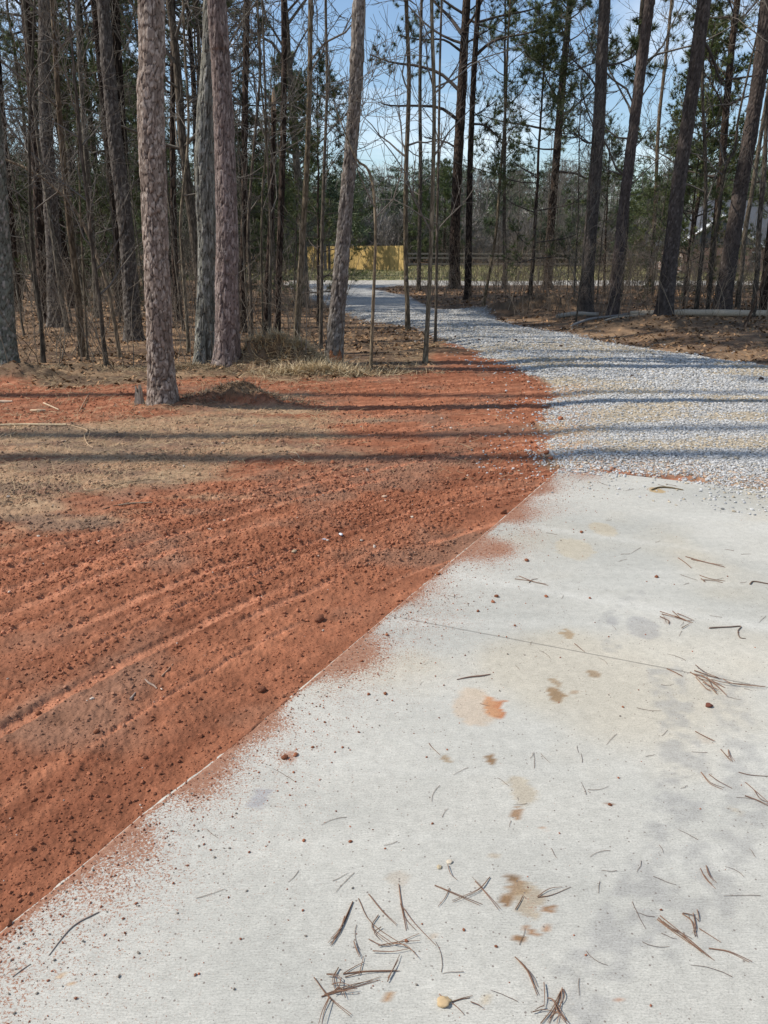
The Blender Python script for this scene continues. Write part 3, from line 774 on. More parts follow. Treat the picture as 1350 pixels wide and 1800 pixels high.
def tufts(mb, P, D, nn, L, wd, col, rg, spread=0.9):
    k = len(P)
    if k == 0: return
    d = unit(np.repeat(D, nn, 0) * 0.7 + rg.normal(0, spread * 0.6, (k * nn, 3)) + np.array([0, 0, 0.12]))
    p = np.repeat(P, nn, 0)
    l = (L * rg.uniform(0.6, 1.15, k * nn))[:, None]
    s = unit(np.cross(d, rg.normal(0, 1, (k * nn, 3)))) * wd / 2
    V = np.stack([p - s, p + s, p + d * l], 1).reshape(-1, 3)
    T = np.arange(k * nn * 3).reshape(-1, 3)
    mb.add(V, T, None, np.repeat(col, nn * 3, 0))
def trunk_path(pts, n):
    """Catmull-Rom through pts"""
    P = np.asarray(pts, float); Pe = np.vstack([2 * P[0] - P[1], P, 2 * P[-1] - P[-2]])
    out = []
    m = len(P) - 1
    for t in np.linspace(0, m, n):
        i = min(int(t), m - 1); f = t - i
        a, b_, c_, d_ = Pe[i], Pe[i + 1], Pe[i + 2], Pe[i + 3]
        out.append(0.5 * ((2 * b_) + (-a + c_) * f + (2 * a - 5 * b_ + 4 * c_ - d_) * f * f + (-a + 3 * b_ - 3 * c_ + d_) * f ** 3))
    return np.array(out)
def at_z(path, radii, z):
    Z = path[:, 2]
    return np.stack([np.interp(z, Z, path[:, 0]), np.interp(z, Z, path[:, 1]), z], -1), np.interp(z, Z, radii)
def limbs_hard(mb, path, radii, z0, z1, n1, per2, per3, rg, L1, col, up=0.10, wig=0.22, rmin=0.0035, per4=0):
    z = z0 + (z1 - z0) * rg.random(n1)
    p, rr = at_z(path, radii, z)
    a = rg.random(n1) * 6.283; el = rg.uniform(0.25, 1.05, n1)
    D = np.stack([np.cos(a) * np.cos(el), np.sin(a) * np.cos(el), np.sin(el)], 1)
    L = L1 * rg.uniform(0.5, 1.2, n1) * np.clip(1.25 - 0.6 * (z - z0) / (z1 - z0 + 1e-6), 0.3, 1.3)
    R1 = np.minimum(rr * 0.5, 0.010 * L + 0.006)
    P = grow(p, D, L, 7, wig, up, rg); Rr = np.maximum(taper(R1, 7, 0.2), rmin)
    mb.tubes(P, Rr, 4, col)
    if per2:
        p, d, r2, ix, t = spawn(P, Rr, per2, 0.2, (0.5, 1.1), rg)
        L2 = L[ix] * rg.uniform(0.25, 0.6, len(ix)) * (1.15 - 0.5 * t)
        P2 = grow(p, d, L2, 5, wig * 1.1, up * 0.8, rg); R2 = np.maximum(taper(np.minimum(r2 * 0.7, 0.006 + 0.004 * L2), 5, 0.3), rmin)
        mb.tubes(P2, R2, 3, col)
        if per3:
            p, d, r3, ix, t = spawn(P2, R2, per3, 0.15, (0.4, 1.1), rg)
            L3 = L2[ix] * rg.uniform(0.3, 0.7, len(ix)) + 0.05
            P3 = grow(p, d, L3, 4, wig, up * 0.6, rg); R3 = np.maximum(taper(np.full(len(ix), rmin * 1.1), 4, 0.5), rmin * 0.7)
            mb.tubes(P3, R3, 3, col)
            if per4:
                p, d, r4, ix, t = spawn(P3, R3, per4, 0.2, (0.4, 1.0), rg)
                P4 = grow(p, d, L3[ix] * rg.uniform(0.4, 0.8, len(ix)), 3, wig, up * 0.4, rg)
                mb.tubes(P4, np.full((len(ix), 3), rmin * 0.7), 3, col)
def limbs_pine(mb, fo, path, radii, z0, z1, n1, rg, L1, per2=9, per3=3, nn=34, nl=0.2, nw=0.018, col=(0.075, 0.06, 0.05), bare=0.0, g0=(0.07, 0.105, 0.042), g1=(0.21, 0.235, 0.095), top=True):
    z = z0 + (z1 - z0) * np.sort(rg.random(n1)) ** 0.9
    p, rr = at_z(path, radii, z)
    a = np.arange(n1) * 2.4 + rg.normal(0, 0.5, n1); f = (z - z0) / (z1 - z0 + 1e-6)
    el = -0.05 + 0.75 * f + rg.normal(0, 0.12, n1)
    D = np.stack([np.cos(a) * np.cos(el), np.sin(a) * np.cos(el), np.sin(el)], 1)
    L = L1 * rg.uniform(0.55, 1.15, n1) * (1.1 - 0.75 * f ** 1.5)
    R1 = np.minimum(rr * 0.45, 0.012 * L + 0.012)
    P = grow(p, D, L, 8, 0.12, 0.07, rg); Rr = taper(R1, 8, 0.3)
    mb.tubes(P, Rr, 5, col)
    p, d, r2, ix, t = spawn(P, Rr, per2, 0.35, (0.5, 1.1), rg)
    L2 = L[ix] * rg.uniform(0.16, 0.42, len(ix))
    P2 = grow(p, d, L2, 5, 0.2, 0.10, rg); R2 = taper(np.minimum(r2 * 0.6, 0.012), 5, 0.35)
    mb.tubes(P2, R2, 3, col)
    p3, d3, r3, ix3, t3 = spawn(P2, R2, per3, 0.3, (0.4, 0.9), rg)
    P3 = grow(p3, d3, np.full(len(p3), 0.28) * rg.uniform(0.6, 1.4, len(p3)), 3, 0.2, 0.12, rg)
    mb.tubes(P3, np.full((len(p3), 3), 0.005), 3, col)
    tp = np.vstack([P3[:, -1], P3[:, 1], P2[:, -1], P[:, -1], P2[:, 3]]); td = np.vstack([P3[:, -1] - P3[:, -2], P3[:, 1] - P3[:, 0], P2[:, -1] - P2[:, -2], P[:, -1] - P[:, -2], P2[:, 3] - P2[:, 2]])
    k = rg.random(len(tp)) > bare
    tp, td = tp[k], unit(td[k])
    m = rg.random((len(tp), 1)) ** 1.4; gc = np.array(g0) * (1 - m) + np.array(g1) * m
    tufts(fo, tp, td, nn, nl, nw, gc, rg)

# plated bark on a trunk near enough to see every plate
def bark_trunk(path, radii, sides, dz, cw, ch, amp, furrow, plate, pale, seed, flare=0.35, pale_amt=0.35, zfine=5.2, knots=(), flutes=0.05, streak=0.0):
    Z = path[:, 2]
    zs = np.concatenate([np.arange(Z[0], min(zfine, Z[-1]), dz), np.arange(min(zfine, Z[-1]), Z[-1], 0.35), [Z[-1]]])
    cx = np.interp(zs, Z, path[:, 0]); cy = np.interp(zs, Z, path[:, 1]); rr = np.interp(zs, Z, radii)
    h = zs - Z[0] - 0.12
    th = np.arange(sides) * 2 * math.pi / sides
    TH, ZZ = np.meshgrid(th, zs); RR = np.repeat(rr[:, None], sides, 1); H = np.repeat(h[:, None], sides, 1)
    circ = 2 * math.pi * rr.mean(); nc = max(6, int(round(circ / cw)))
    u = TH / (2 * math.pi) * nc; v = ZZ / ch
    cu, su = np.cos(TH), np.sin(TH)
    w1 = fbm(cu * 3 + ZZ * 2.0, su * 3 + ZZ * 3.1 + 7, seed, 4) - 0.5; w2 = fbm(cu * 4 + 9 - ZZ * 2.3, su * 4 + ZZ * 2, seed + 3, 4) - 0.5
    f1, f2, idv, dx, dy = worley(u + 1.4 * w1, v + 1.6 * w2, seed, nc)
    e = f2 - f1
    pl = ss(0.0, 0.14, e)
    f1b, f2b, idb, dxb, dyb = worley(u * 2 + 1.2 * w2, v * 2.3, seed + 5, nc * 2)
    pb = ss(0.0, 0.12, f2b - f1b)
    disp = amp * (pl * (0.45 + 0.75 * idv) + 0.22 * pb * idb + 0.5 * pl * (dy * -0.7 + dx * 0.5)) - amp * 0.5
    long_f = ss(0.30, 0.0, np.abs(vn(u * 0.9 + 1.2 * w1 + 40, v * 0.22, seed + 21) - 0.5) * 6)
    disp += 0.02 * rr.mean() * 6 * w1 - amp * 0.9 * long_f
    pl = pl * (1 - 0.55 * long_f)
    fl = 1 + flare * np.exp(-np.clip(H, -0.2, 9) / 0.16) * (0.75 + 0.5 * vn(TH * 0 + 3 + cu * 1.6, su * 1.6 + 5, seed)) + flutes * np.cos(3 * TH + seed) * np.exp(-np.clip(H, 0, 9) / 0.5)
    for (kz, kt, kr) in knots:
        dd = ((ZZ - kz) / 0.09) ** 2 + (np.angle(np.exp(1j * (TH - kt))) / 0.6) ** 2
        fl = fl + kr * np.exp(-dd)
    Rf = RR * fl + disp
    V = np.stack([cx[:, None] + Rf * cu, cy[:, None] + Rf * su, ZZ], -1).reshape(-1, 3)
    var = 0.75 + 0.5 * idv
    c = lerp(np.array(furrow), np.array(plate), (pl * (0.7 + 0.3 * pb)).ravel()) * (var.ravel())[:, None]
    pm = ((idb > 1 - pale_amt) * pb * pl * (0.4 + 0.6 * vn(u * 4, v * 5, seed + 8))).ravel()
    c = lerp(c, np.array(pale), pm * 0.85)
    c = c * (0.85 + 0.3 * fbm(cu * 2 + ZZ, su * 2, seed + 11, 3)).ravel()[:, None]
    n, s = len(zs), sides
    i, j = np.meshgrid(np.arange(n - 1), np.arange(s), indexing='ij')
    a = i * s + j; b_ = i * s + (j + 1) % s
    q = np.stack([a, b_, b_ + s, a + s], -1).reshape(-1, 4)
    return V, q, c

TREES = []        # world footprints, to keep others off
def named_tree(name, label, cat, px, wd, kind, H=15.0, near=None, group=None, crown=None, seed=1, branches=None, tint=(1, 1, 1), zend=None):
    """px: points down the middle of the trunk from its foot up; wd: widths there"""
    rg = np.random.default_rng(seed * 77 + 5)
    base = G(*px[0]); Yb = base[1]
    zg = float(zat(base[0], base[1])[0])
    P = [np.array([base[0], base[1], zg])] + [PX(u, v, Yb) for u, v in px[1:]]
    rd = [pxr(p, w_) for p, w_ in zip(P, wd)]
    # gentle sway in depth too
    for k in range(1, len(P)): P[k][1] += 0.04 * P[k][2] * math.sin(seed * 1.3 + k * 0.9) * 0.5
    if zend is None and kind != 'arch':
        d = P[-1] - P[max(0, len(P) - 3)]; d = d / max(d[2], 0.1)
        zt = P[-1][2]
        for f in (0.35, 0.7, 1.0):
            z = zt + (H - zt) * f
            if z > P[-1][2] + 0.3:
                P.append(P[-1] + d * (z - P[-1][2]) * (0.85 - 0.3 * f)); P[-1][2] = z; rd.append(rd[len(wd) - 1] * (1 - 0.72 * f))
    P = [p - np.array([base[0], base[1], zg]) for p in P]
    P[0][2] -= 0.12
    n = 60 if kind != 'arch' else 40
    path = trunk_path(P, n); radii = np.interp(np.linspace(0, len(P) - 1, n), np.arange(len(P)), rd)
    root = empty(name, (base[0], base[1], zg), label, cat, group)
    TREES.append((base[0], base[1]))
    if near:
        V, q, c = bark_trunk(path, radii, **near)
        tr = link('trunk', raw_mesh('trunk', V, None, q, c), M_bark_near, root)
    else:
        mb = MB()
        flare = 1 + 0.35 * np.exp(-np.clip(path[:, 2], 0, 99) / 0.12)
        nn = 120
        tt_ = np.linspace(0, 1, nn) ** 1.3 * (n - 1)
        pp = np.stack([np.interp(tt_, np.arange(n), path[:, k]) for k in range(3)], 1); r2 = np.interp(tt_, np.arange(n), radii)
        hh = np.clip(pp[:, 2], 0, 99); r2 = r2 * (1 + 0.30 * np.exp(-hh / 0.12)) * (1 + 0.06 * (vn(hh * 6, hh * 0 + seed, seed) - 0.5) * 2)
        sides = 16 if rd[0] > 0.07 else 9
        mb.tubes(pp, r2, sides, tint)
        tr = mb.build('trunk', M_bark_pine if kind in ('pine', 'snag') else M_bark_hard, root)
    if kind == 'snag' and name == 'broken_trunk':
        mb = MB(); e = path[-1]; re = radii[-1]
        for k in range(7):
            a = k * 0.9; o = np.array([math.cos(a), math.sin(a), 0]) * re * 0.6
            mb.tubes(np.array([e + o - [0, 0, 0.1], e + o * 0.9 + [0, 0, 0.08], e + o * 0.7 + [0, 0, 0.14 + 0.12 * rg.random()]]), np.array([re * 0.45, re * 0.32, 0.004]), 5, (0.5, 0.36, 0.24))
        mb.build('splintered_top', M_wood, root, smooth=False)
    br = branches or {}
    mb = MB(); fo = MB()
    if kind == 'pine':
        c0 = crown or dict(z0=H * 0.62, z1=H - 0.3, n1=16, L1=2.6)
        # a few dead stubs low down
        ns_ = br.get('stubs', 5)
        if ns_:
            z = rg.uniform(2.0, max(2.5, c0['z0']), ns_); p, rr = at_z(path, radii, z); a = rg.random(ns_) * 6.283
            D = np.stack([np.cos(a), np.sin(a), rg.uniform(-0.2, 0.5, ns_)], 1)
            Pq = grow(p, D, rg.uniform(0.25, 1.1, ns_), 5, 0.25, 0.0, rg); mb.tubes(Pq, taper(np.full(ns_, 0.013), 5, 0.3), 4, (0.09, 0.075, 0.065))
        limbs_pine(mb, fo, path, radii, rg=rg, **c0)
        for lim in br.get('limbs', ()):          # limbs seen clearly: points and thickness
            Q_ = np.array([PX(u, v, Yb + dy) for u, v, dy in lim[0]]) - np.array([base[0], base[1], zg])
            pp = trunk_path(Q_, 10)
            mb.tubes(pp, np.linspace(lim[1], lim[1] * 0.35, 10), 6, (0.085, 0.07, 0.06))
            R_ = np.linspace(lim[1], lim[1] * 0.35, 10)[None]
            p, d, r2, ix, t = spawn(pp[None], R_, 14, 0.3, (0.4, 1.1), rg)
            P2 = grow(p, d, rg.uniform(0.4, 1.1, len(p)), 5, 0.2, 0.1, rg); mb.tubes(P2, taper(np.full(len(p), 0.012), 5), 3, (0.075, 0.06, 0.05))
            p3, d3, *_ = spawn(P2, taper(np.full(len(p), 0.012), 5), 3, 0.3, (0.3, 0.9), rg)
            if lim[2]:
                m = rg.random((len(p3), 1)); tufts(fo, p3, d3, 40, 0.21, 0.018, np.array([0.045, 0.068, 0.026]) * (1 - m) + np.array([0.12, 0.145, 0.05]) * m, rg)
        w_ = mb.build('branches', M_twig, root)
        if fo.n: fo.build('crown', M_needle, root, smooth=False)
    elif kind == 'hard':
        c0 = dict(z0=1.8, z1=H - 0.1, n1=14, per2=4, per3=3, L1=1.6, col=(0.16, 0.14, 0.118))
        if crown: c0.update(crown)
        limbs_hard(mb, path, radii, rg=rg, **c0)
        mb.build('crown', M_twig, root)
    elif kind == 'snag':
        ns_ = 6; z = rg.uniform(1.2, path[-1][2] - 0.2, ns_); p, rr = at_z(path, radii, z); a = rg.random(ns_) * 6.283
        D = np.stack([np.cos(a), np.sin(a), rg.uniform(-0.1, 0.4, ns_)], 1)
        mb.tubes(grow(p, D, rg.uniform(0.1, 0.5, ns_), 4, 0.2, 0, rg), taper(np.full(ns_, 0.009), 4), 4, (0.1, 0.08, 0.07)); mb.build('branch_stubs', M_twig, root)
    elif kind == 'arch':
        Pq = path[None, 14:]; Rq = radii[None, 14:]
        p, d, r2, ix, t = spawn(Pq, Rq, 26, 0.0, (0.4, 1.1), rg)
        P2 = grow(p, d, rg.uniform(0.25, 0.9, len(p)), 5, 0.2, 0.08, rg); R2 = taper(np.full(len(p), 0.005), 5, 0.4)
        mb.tubes(P2, R2, 3, (0.15, 0.13, 0.11)); p, d, *_ = spawn(P2, R2, 3, 0.2, (0.4, 1), rg)
        mb.tubes(grow(p, d, rg.uniform(0.1, 0.35, len(p)), 4, 0.2, 0.05, rg), np.full((len(p), 4), 0.0028), 3, (0.15, 0.13, 0.11)); mb.build('crown', M_twig, root)
    return root

BK = dict(furrow=(0.06, 0.042, 0.034), plate=(0.25, 0.175, 0.145), pale=(0.50, 0.42, 0.37))
near_main = dict(sides=150, dz=0.011, cw=0.05, ch=0.10, amp=0.011, seed=3, flare=0.24, pale_amt=0.38, furrow=(0.055, 0.038, 0.03), plate=(0.23, 0.175, 0.14), pale=(0.45, 0.375, 0.315), zfine=4.6)
near_L = dict(sides=120, dz=0.013, cw=0.05, ch=0.26, amp=0.014, seed=13, flare=0.22, pale_amt=0.3, furrow=(0.06, 0.052, 0.04), plate=(0.20, 0.19, 0.155), pale=(0.42, 0.40, 0.35), zfine=5.0, knots=((2.9, 4.1, 0.16),))
near_R = dict(sides=120, dz=0.013, cw=0.048, ch=0.19, amp=0.012, seed=23, flare=0.26, pale_amt=0.3, furrow=(0.06, 0.042, 0.036), plate=(0.20, 0.150, 0.130), pale=(0.40, 0.33, 0.29), zfine=5.0)
def nearb(seed, plate=(0.22, 0.19, 0.16), cw=0.05, ch=0.12, amp=0.015, sides=72, dz=0.02, **k):
    d = dict(sides=sides, dz=dz, cw=cw, ch=ch, amp=amp, seed=seed, flare=0.28, pale_amt=0.25, furrow=(0.05, 0.04, 0.033), plate=plate, pale=(0.38, 0.34, 0.3), zfine=6.5)
    if plate[0] < 0.106: d['pale'] = (0.17, 0.14, 0.125)
    d.update(k); return d

named_tree('pine_tree', 'thick foreground pine with flaky pinkish-grey plated bark standing in the scraped clearing', 'pine tree',
    [(289, 716), (284, 660), (281, 600), (276, 450), (271, 300), (266, 150), (264, 0)], [48, 46, 43, 41, 43, 44, 45], 'pine', 17, near_main, seed=1)
named_tree('pine_tree', 'grey-green ridged pine, left trunk of the close pair behind the flaky foreground pine', 'pine tree',
    [(357, 638), (361, 580), (365, 480), (364, 400), (360, 300), (361, 200), (367, 100), (371, 0)], [34, 33, 32, 32, 33, 31, 29, 28], 'pine', 19, near_L, seed=2)
named_tree('pine_tree', 'reddish-brown pine, right trunk of the close pair behind the flaky foreground pine', 'pine tree',
    [(398, 651), (400, 600), (399, 500), (399, 400), (393, 250), (386, 100), (380, 0)], [46, 42, 39, 37, 34, 32, 32], 'pine', 18, near_R, seed=3)
named_tree('pine_tree', 'leaning grey pine with an orange gouge in the bark at its foot', 'pine tree',
    [(586, 640), (590, 580), (597, 500), (605, 400), (613, 300), (622, 200), (628, 100), (632, 0)], [29, 28, 26, 24, 23, 22, 22, 21], 'pine', 17, nearb(33, (0.185, 0.155, 0.13)), seed=4)
named_tree('pine_tree', 'mossy grey pine cut by the left edge beside the small earth mound', 'pine tree',
    [(11, 646), (6, 540), (0, 430), (-14, 200), (-30, 0)], [36, 32, 30, 28, 27], 'pine', 17, nearb(43, (0.15, 0.155, 0.125)), seed=5)
named_tree('pine_tree', 'dark grey furrowed pine leaning left just behind the flaky foreground pine', 'pine tree',
    [(236, 600), (230, 520), (223, 420), (215, 330), (205, 250), (189, 100), (178, 0)], [31, 26, 24, 24, 23, 21, 20], 'pine', 17, nearb(53, (0.10, 0.083, 0.07), pale=(0.24, 0.21, 0.18)), seed=6)
named_tree('pine_tree', 'broad dark pine with a lichen-grey flared foot among the leaning saplings at the left', 'pine tree',
    [(99, 577), (97, 500), (95, 430), (84, 250), (77, 100), (73, 0)], [30, 26, 24, 21, 19, 18], 'pine', 18, nearb(63, (0.107, 0.088, 0.074), pale=(0.22, 0.2, 0.17)), seed=7)
P_ = lambda *a, **k: named_tree('pine_tree', *a, **k)
P_('reddish slender pine close to the left edge behind the mossy pine', 'pine tree', [(31, 548), (26, 480), (19, 400), (2, 220), (-18, 0)], [16, 15, 14, 13, 12], 'pine', 17, seed=8)
P_('straight brown pine just left of the broad dark lichen-footed pine', 'pine tree', [(78, 568), (72, 450), (61, 280), (48, 100), (42, 0)], [19, 17, 16, 14, 14], 'pine', 17, seed=9)
P_('black-barked pine touching the left side of the dark leaning furrowed pine', 'pine tree', [(211, 556), (206, 430), (194, 300), (180, 150), (168, 0)], [17, 15, 14, 13, 12], 'pine', 18, seed=10)
P_('narrow dark pine rising right behind the flaky foreground pine on its right side', 'pine tree', [(313, 566), (306, 430), (304, 250), (306, 0)], [12, 11, 10, 9], 'pine', 18, seed=11)
P_('slim brown pine right of the close pair with a fork of bare limbs high up', 'pine tree', [(427, 585), (427, 480), (430, 350), (431, 200), (433, 0)], [13, 11, 11, 11, 11], 'pine', 15, seed=12,
   crown=dict(z0=8, z1=14.5, n1=12, L1=2.2))
P_('straight brown-grey pine just right of the broken dead trunk', 'pine tree', [(486, 608), (489, 520), (492, 430), (497, 250), (498, 100), (498, 0)], [14, 11, 11, 11, 10, 10], 'pine', 14, seed=13)
named_tree('broken_trunk', 'dead reddish-brown trunk snapped off with a pale splintered top', 'dead tree', [(465, 604), (470, 500), (475, 400), (479, 280), (481, 182)], [13, 11, 10, 9, 8], 'snag', seed=14, zend=1)
named_tree('hardwood_tree', 'slim mottled pale-barked tree right of the broken dead trunk, leaning right', 'tree', [(519, 621), (525, 520), (531, 430), (539, 300), (545, 150), (547, 0)], [14, 11, 10, 10, 9, 9], 'hard', 12, seed=15, crown=dict(z0=2.6), tint=(1.35, 1.3, 1.15))
HW = lambda lab, px, wd, s, H=9, cr=None, tint=(1, 1, 1), cat='sapling', nm='sapling': named_tree(nm, lab, cat, px, wd, 'hard', H, seed=s, crown=cr, tint=tint)
HW('thin kinked sapling with a pale foot left of the leaning grey stems', [(75, 637), (71, 560), (63, 490), (57, 400), (54, 230), (60, 0)], [8, 7, 7, 6, 5, 4], 16)
HW('smooth grey-brown young tree curving left with its foot in the leaf litter at left', [(144, 626), (139, 540), (130, 450), (118, 350), (106, 240), (95, 120), (88, 0)], [13, 12, 11, 10, 9, 9, 8], 17, 11, tint=(1.15, 1.05, 0.9), cat='young tree', nm='young_tree')
HW('grey stem leaning steeply left in front of the broad dark pine', [(121, 587), (108, 520), (98, 450), (88, 390), (66, 260), (50, 100), (44, 0)], [9, 8, 8, 7, 6, 5, 5], 18, 10, cat='young tree', nm='young_tree')
named_tree('arched_sapling', 'long thin sapling arching far over to the left in front of the left-hand woods', 'sapling', [(212, 630), (199, 556), (186, 495), (165, 440), (138, 378), (100, 332), (50, 297), (-14, 272)], [7, 7, 6.5, 6, 5.5, 5, 4.5, 3.5], 'arch', seed=19, tint=(2.0, 1.9, 1.7))
HW('hair-thin upright sapling right beside the curving grey-brown young tree', [(153, 633), (150, 560), (146, 480), (143, 400), (140, 250)], [4.5, 4, 3.5, 3, 2.5], 20, 6, tint=(1.3, 1.25, 1.1))
HW('brown tree with stub knots in the dim woods midway between the left leaning stems', [(170, 560), (165, 450), (155, 300), (144, 120), (138, 0)], [11, 9, 9, 8, 8], 21, 12, cat='young tree', nm='young_tree')
HW('slender sapling just right of the flaky foreground pine with a pale lower stem', [(332, 622), (327, 540), (321, 450), (318, 380), (330, 230), (322, 80), (320, 0)], [7, 6, 5.5, 5, 4.5, 4, 4], 22, tint=(1.3, 1.25, 1.15))
HW('thin upright stem between the close pine pair and the broken dead trunk', [(443, 598), (440, 500), (436, 400), (446, 250), (456, 120), (452, 0)], [6.5, 6, 5.5, 5, 4.5, 4], 23)
HW('very thin pale sapling with its foot behind the torn-up straw mound', [(463, 626), (461, 540), (459, 450), (461, 330), (468, 250), (458, 120)], [4.5, 4, 4, 3.5, 3, 3], 24, 7, tint=(1.2, 1.2, 1.1))
HW('grey sapling squeezed between the broken dead trunk and the straight pine', [(476, 622), (474, 560), (475, 480), (476, 400), (470, 250)], [7, 6, 6, 5, 4], 25, 7)
HW('dark thin tree left of the leaning gouged pine at the bend of the gravel', [(563, 612), (565, 520), (566, 430), (570, 300), (575, 150), (572, 0)], [7, 7, 6, 6, 5, 5], 26, 11, cat='young tree', nm='young_tree')
HW('pale thin sapling with its top bowed left beside the leaning gouged pine', [(651, 655), (655, 560), (659, 460), (660, 400), (656, 330), (645, 295), (627, 280)], [6.5, 6, 5.5, 5, 4.5, 4, 3.5], 27, 3.6, tint=(1.6, 1.5, 1.3))
HW('straight grey stem with a bulging burl at knee height beside the gravel bend', [(717, 581), (716, 530), (714, 492), (713, 420), (714, 300), (719, 140), (714, 0)], [10, 8.5, 8.5, 8, 8, 7.5, 7], 28, 12, tint=(1.0, 0.95, 0.85), cat='young tree', nm='young_tree')
HW('smooth pale young tree rooted at the tip of the red dirt by the gravel', [(747, 637), (753, 540), (758, 430), (761, 320), (763, 180), (758, 0)], [9.5, 8, 8, 7.5, 7, 6.5], 29, 10, tint=(1.35, 1.3, 1.15), cat='young tree', nm='young_tree')
HW('thin dark stem just right of the pale young tree at the red dirt tip', [(765, 603), (767, 520), (768, 430), (770, 300), (773, 100), (776, 0)], [5.5, 5, 5, 4.5, 4, 4], 30, 10)
HW('knotty dark stem right of the burl stem on the leaf-strewn bank', [(736, 512), (737, 430), (739, 300), (738, 150), (741, 0)], [8, 7, 6.5, 6, 5], 31, 13, cat='young tree', nm='young_tree')
P_('tall pine with long curved bare limbs on its left side beyond the gravel bend', 'pine tree', [(800, 508), (799, 430), (804, 300), (811, 176), (816, 90), (821, 0)], [21, 18, 17, 17, 15, 14], 'pine', 17, seed=32,
   crown=dict(z0=8.2, z1=16.5, n1=20, L1=3.6, bare=0.15),
   branches=dict(stubs=7, limbs=[([(806, 212, 0), (775, 190, -0.4), (735, 186, -0.8), (690, 186, -1.0), (672, 182, -1.2)], 0.07, False), ([(808, 160, 0), (775, 130, 0.3), (735, 116, 0.5), (690, 110, 0.8), (650, 96, 1)], 0.08, True),
       ([(805, 262, 0), (785, 250, 0), (765, 245, 0.2), (746, 240, 0.3)], 0.045, False), ([(812, 60, 0), (790, 30, 0.5), (765, 5, 1.0), (740, -30, 1.2)], 0.08, True), ([(810, 90, 0), (780, 70, -0.5), (740, 70, -1.2), (700, 62, -1.6)], 0.05, True),
       ([(812, 120, 0), (840, 108, -0.6), (850, 150, -0.9)], 0.04, False)]))
P_('narrow dark pine close on the right of the pine with curved limbs', 'pine tree', [(822, 530), (824, 430), (826, 320), (829, 220), (833, 120), (840, 0)], [13, 11.5, 10.5, 10, 10, 9], 'pine', 15, seed=34,
   crown=dict(z0=8.5, z1=14.5, n1=14, L1=3.0, bare=0.15),
   branches=dict(stubs=5, limbs=[([(836, 98, 0), (858, 78, -0.2), (885, 66, -0.4), (930, 58, -0.6), (975, 40, -0.8)], 0.05, True), ([(838, 40, 0), (880, 28, 0.3), (930, 18, 0.5), (980, 0, 0.7)], 0.045, True), ([(829, 218, 0), (850, 220, 0.3), (870, 235, 0.5), (890, 262, 0.6)], 0.04, True), ([(830, 205, 0), (846, 196, 0), (858, 185, 0)], 0.03, False)]))
P_('green-crowned pine with low drooping boughs at the centre right of the woods', 'pine tree', [(962, 505), (966, 430), (974, 330), (985, 176), (995, 60), (1001, 0)], [17, 14, 14, 13, 11, 10], 'pine', 13, seed=35, crown=dict(z0=4.8, z1=12.6, n1=22, L1=3.3, bare=0.05, nn=30))
P_('dark upright pine with flaky upper bark near the short pale log end', 'pine tree', [(1030, 560), (1033, 480), (1038, 400), (1046, 300), (1054, 200), (1060, 100), (1066, 0)], [24, 22, 21, 20, 20, 19, 19], 'pine', 16, near=nearb(73, (0.10, 0.082, 0.07), pale_amt=0.1, furrow=(0.035, 0.028, 0.024), dz=0.035, zfine=7.5), seed=36,
   branches=dict(stubs=6, limbs=[([(1056, 170, 0), (1040, 140, 0.2), (1012, 110, 0.4), (990, 90, 0.5)], 0.03, False), ([(1058, 115, 0), (1085, 112, 0.3), (1112, 100, 0.5), (1122, 85, 0.6)], 0.03, True), ([(1050, 250, 0), (1030, 250, -0.3), (1008, 232, -0.4)], 0.03, False)]))
P_('slim dark pine leaning right between two thicker dark pines by the pale log', 'pine tree', [(1076, 564), (1084, 480), (1092, 400), (1105, 300), (1119, 200), (1131, 100), (1142, 0)], [20, 18, 17, 17, 17, 17, 17], 'pine', 16, near=nearb(83, (0.105, 0.08, 0.07), pale_amt=0.1, furrow=(0.035, 0.028, 0.024), dz=0.035, zfine=7.5), seed=37)
P_('thick black-brown pine leaning right whose foot stands before the long pale log', 'pine tree', [(1165, 574), (1173, 500), (1182, 430), (1195, 320), (1209, 220), (1222, 110), (1234, 0)], [31, 27, 25, 23, 22, 22, 22], 'pine', 16, near=nearb(93, (0.085, 0.067, 0.058), pale_amt=0.1, furrow=(0.035, 0.028, 0.024), dz=0.03, zfine=7), seed=38,
   branches=dict(stubs=4, limbs=[([(1226, 60, 0), (1245, 85, 0.1), (1258, 120, 0.2), (1270, 150, 0.3)], 0.04, False)]))
P_('thick dark pine leaning right near the right edge behind the long pale log', 'pine tree', [(1265, 565), (1276, 500), (1287, 430), (1304, 320), (1319, 220), (1334, 110), (1347, 0)], [31, 27, 26, 24, 23, 23, 22], 'pine', 16, near=nearb(103, (0.09, 0.07, 0.06), pale_amt=0.1, furrow=(0.035, 0.028, 0.024), dz=0.03, zfine=7), seed=39)
P_('dark pine cut by the right edge behind the leaning pale pole', 'pine tree', [(1342, 568), (1350, 480), (1360, 380), (1380, 200), (1400, 0)], [20, 18, 17, 16, 15], 'pine', 16, seed=40)
P_('brown pine with dense green boughs between the two right-leaning thick pines', 'pine tree', [(1246, 520), (1254, 430), (1264, 330), (1276, 180), (1290, 60), (1300, 0)], [13, 12, 12, 12, 11, 11], 'pine', 14, seed=41, crown=dict(z0=3.8, z1=13.5, n1=22, L1=2.9, bare=0.05, g0=(0.05, 0.075, 0.022), g1=(0.15, 0.17, 0.05)))
HW('grey double-curved stem in front of the brick house', [(1322, 570), (1330, 480), (1334, 400), (1345, 300), (1352, 200)], [10, 9, 8.5, 8, 7], 42, 11, cat='young tree', nm='young_tree')
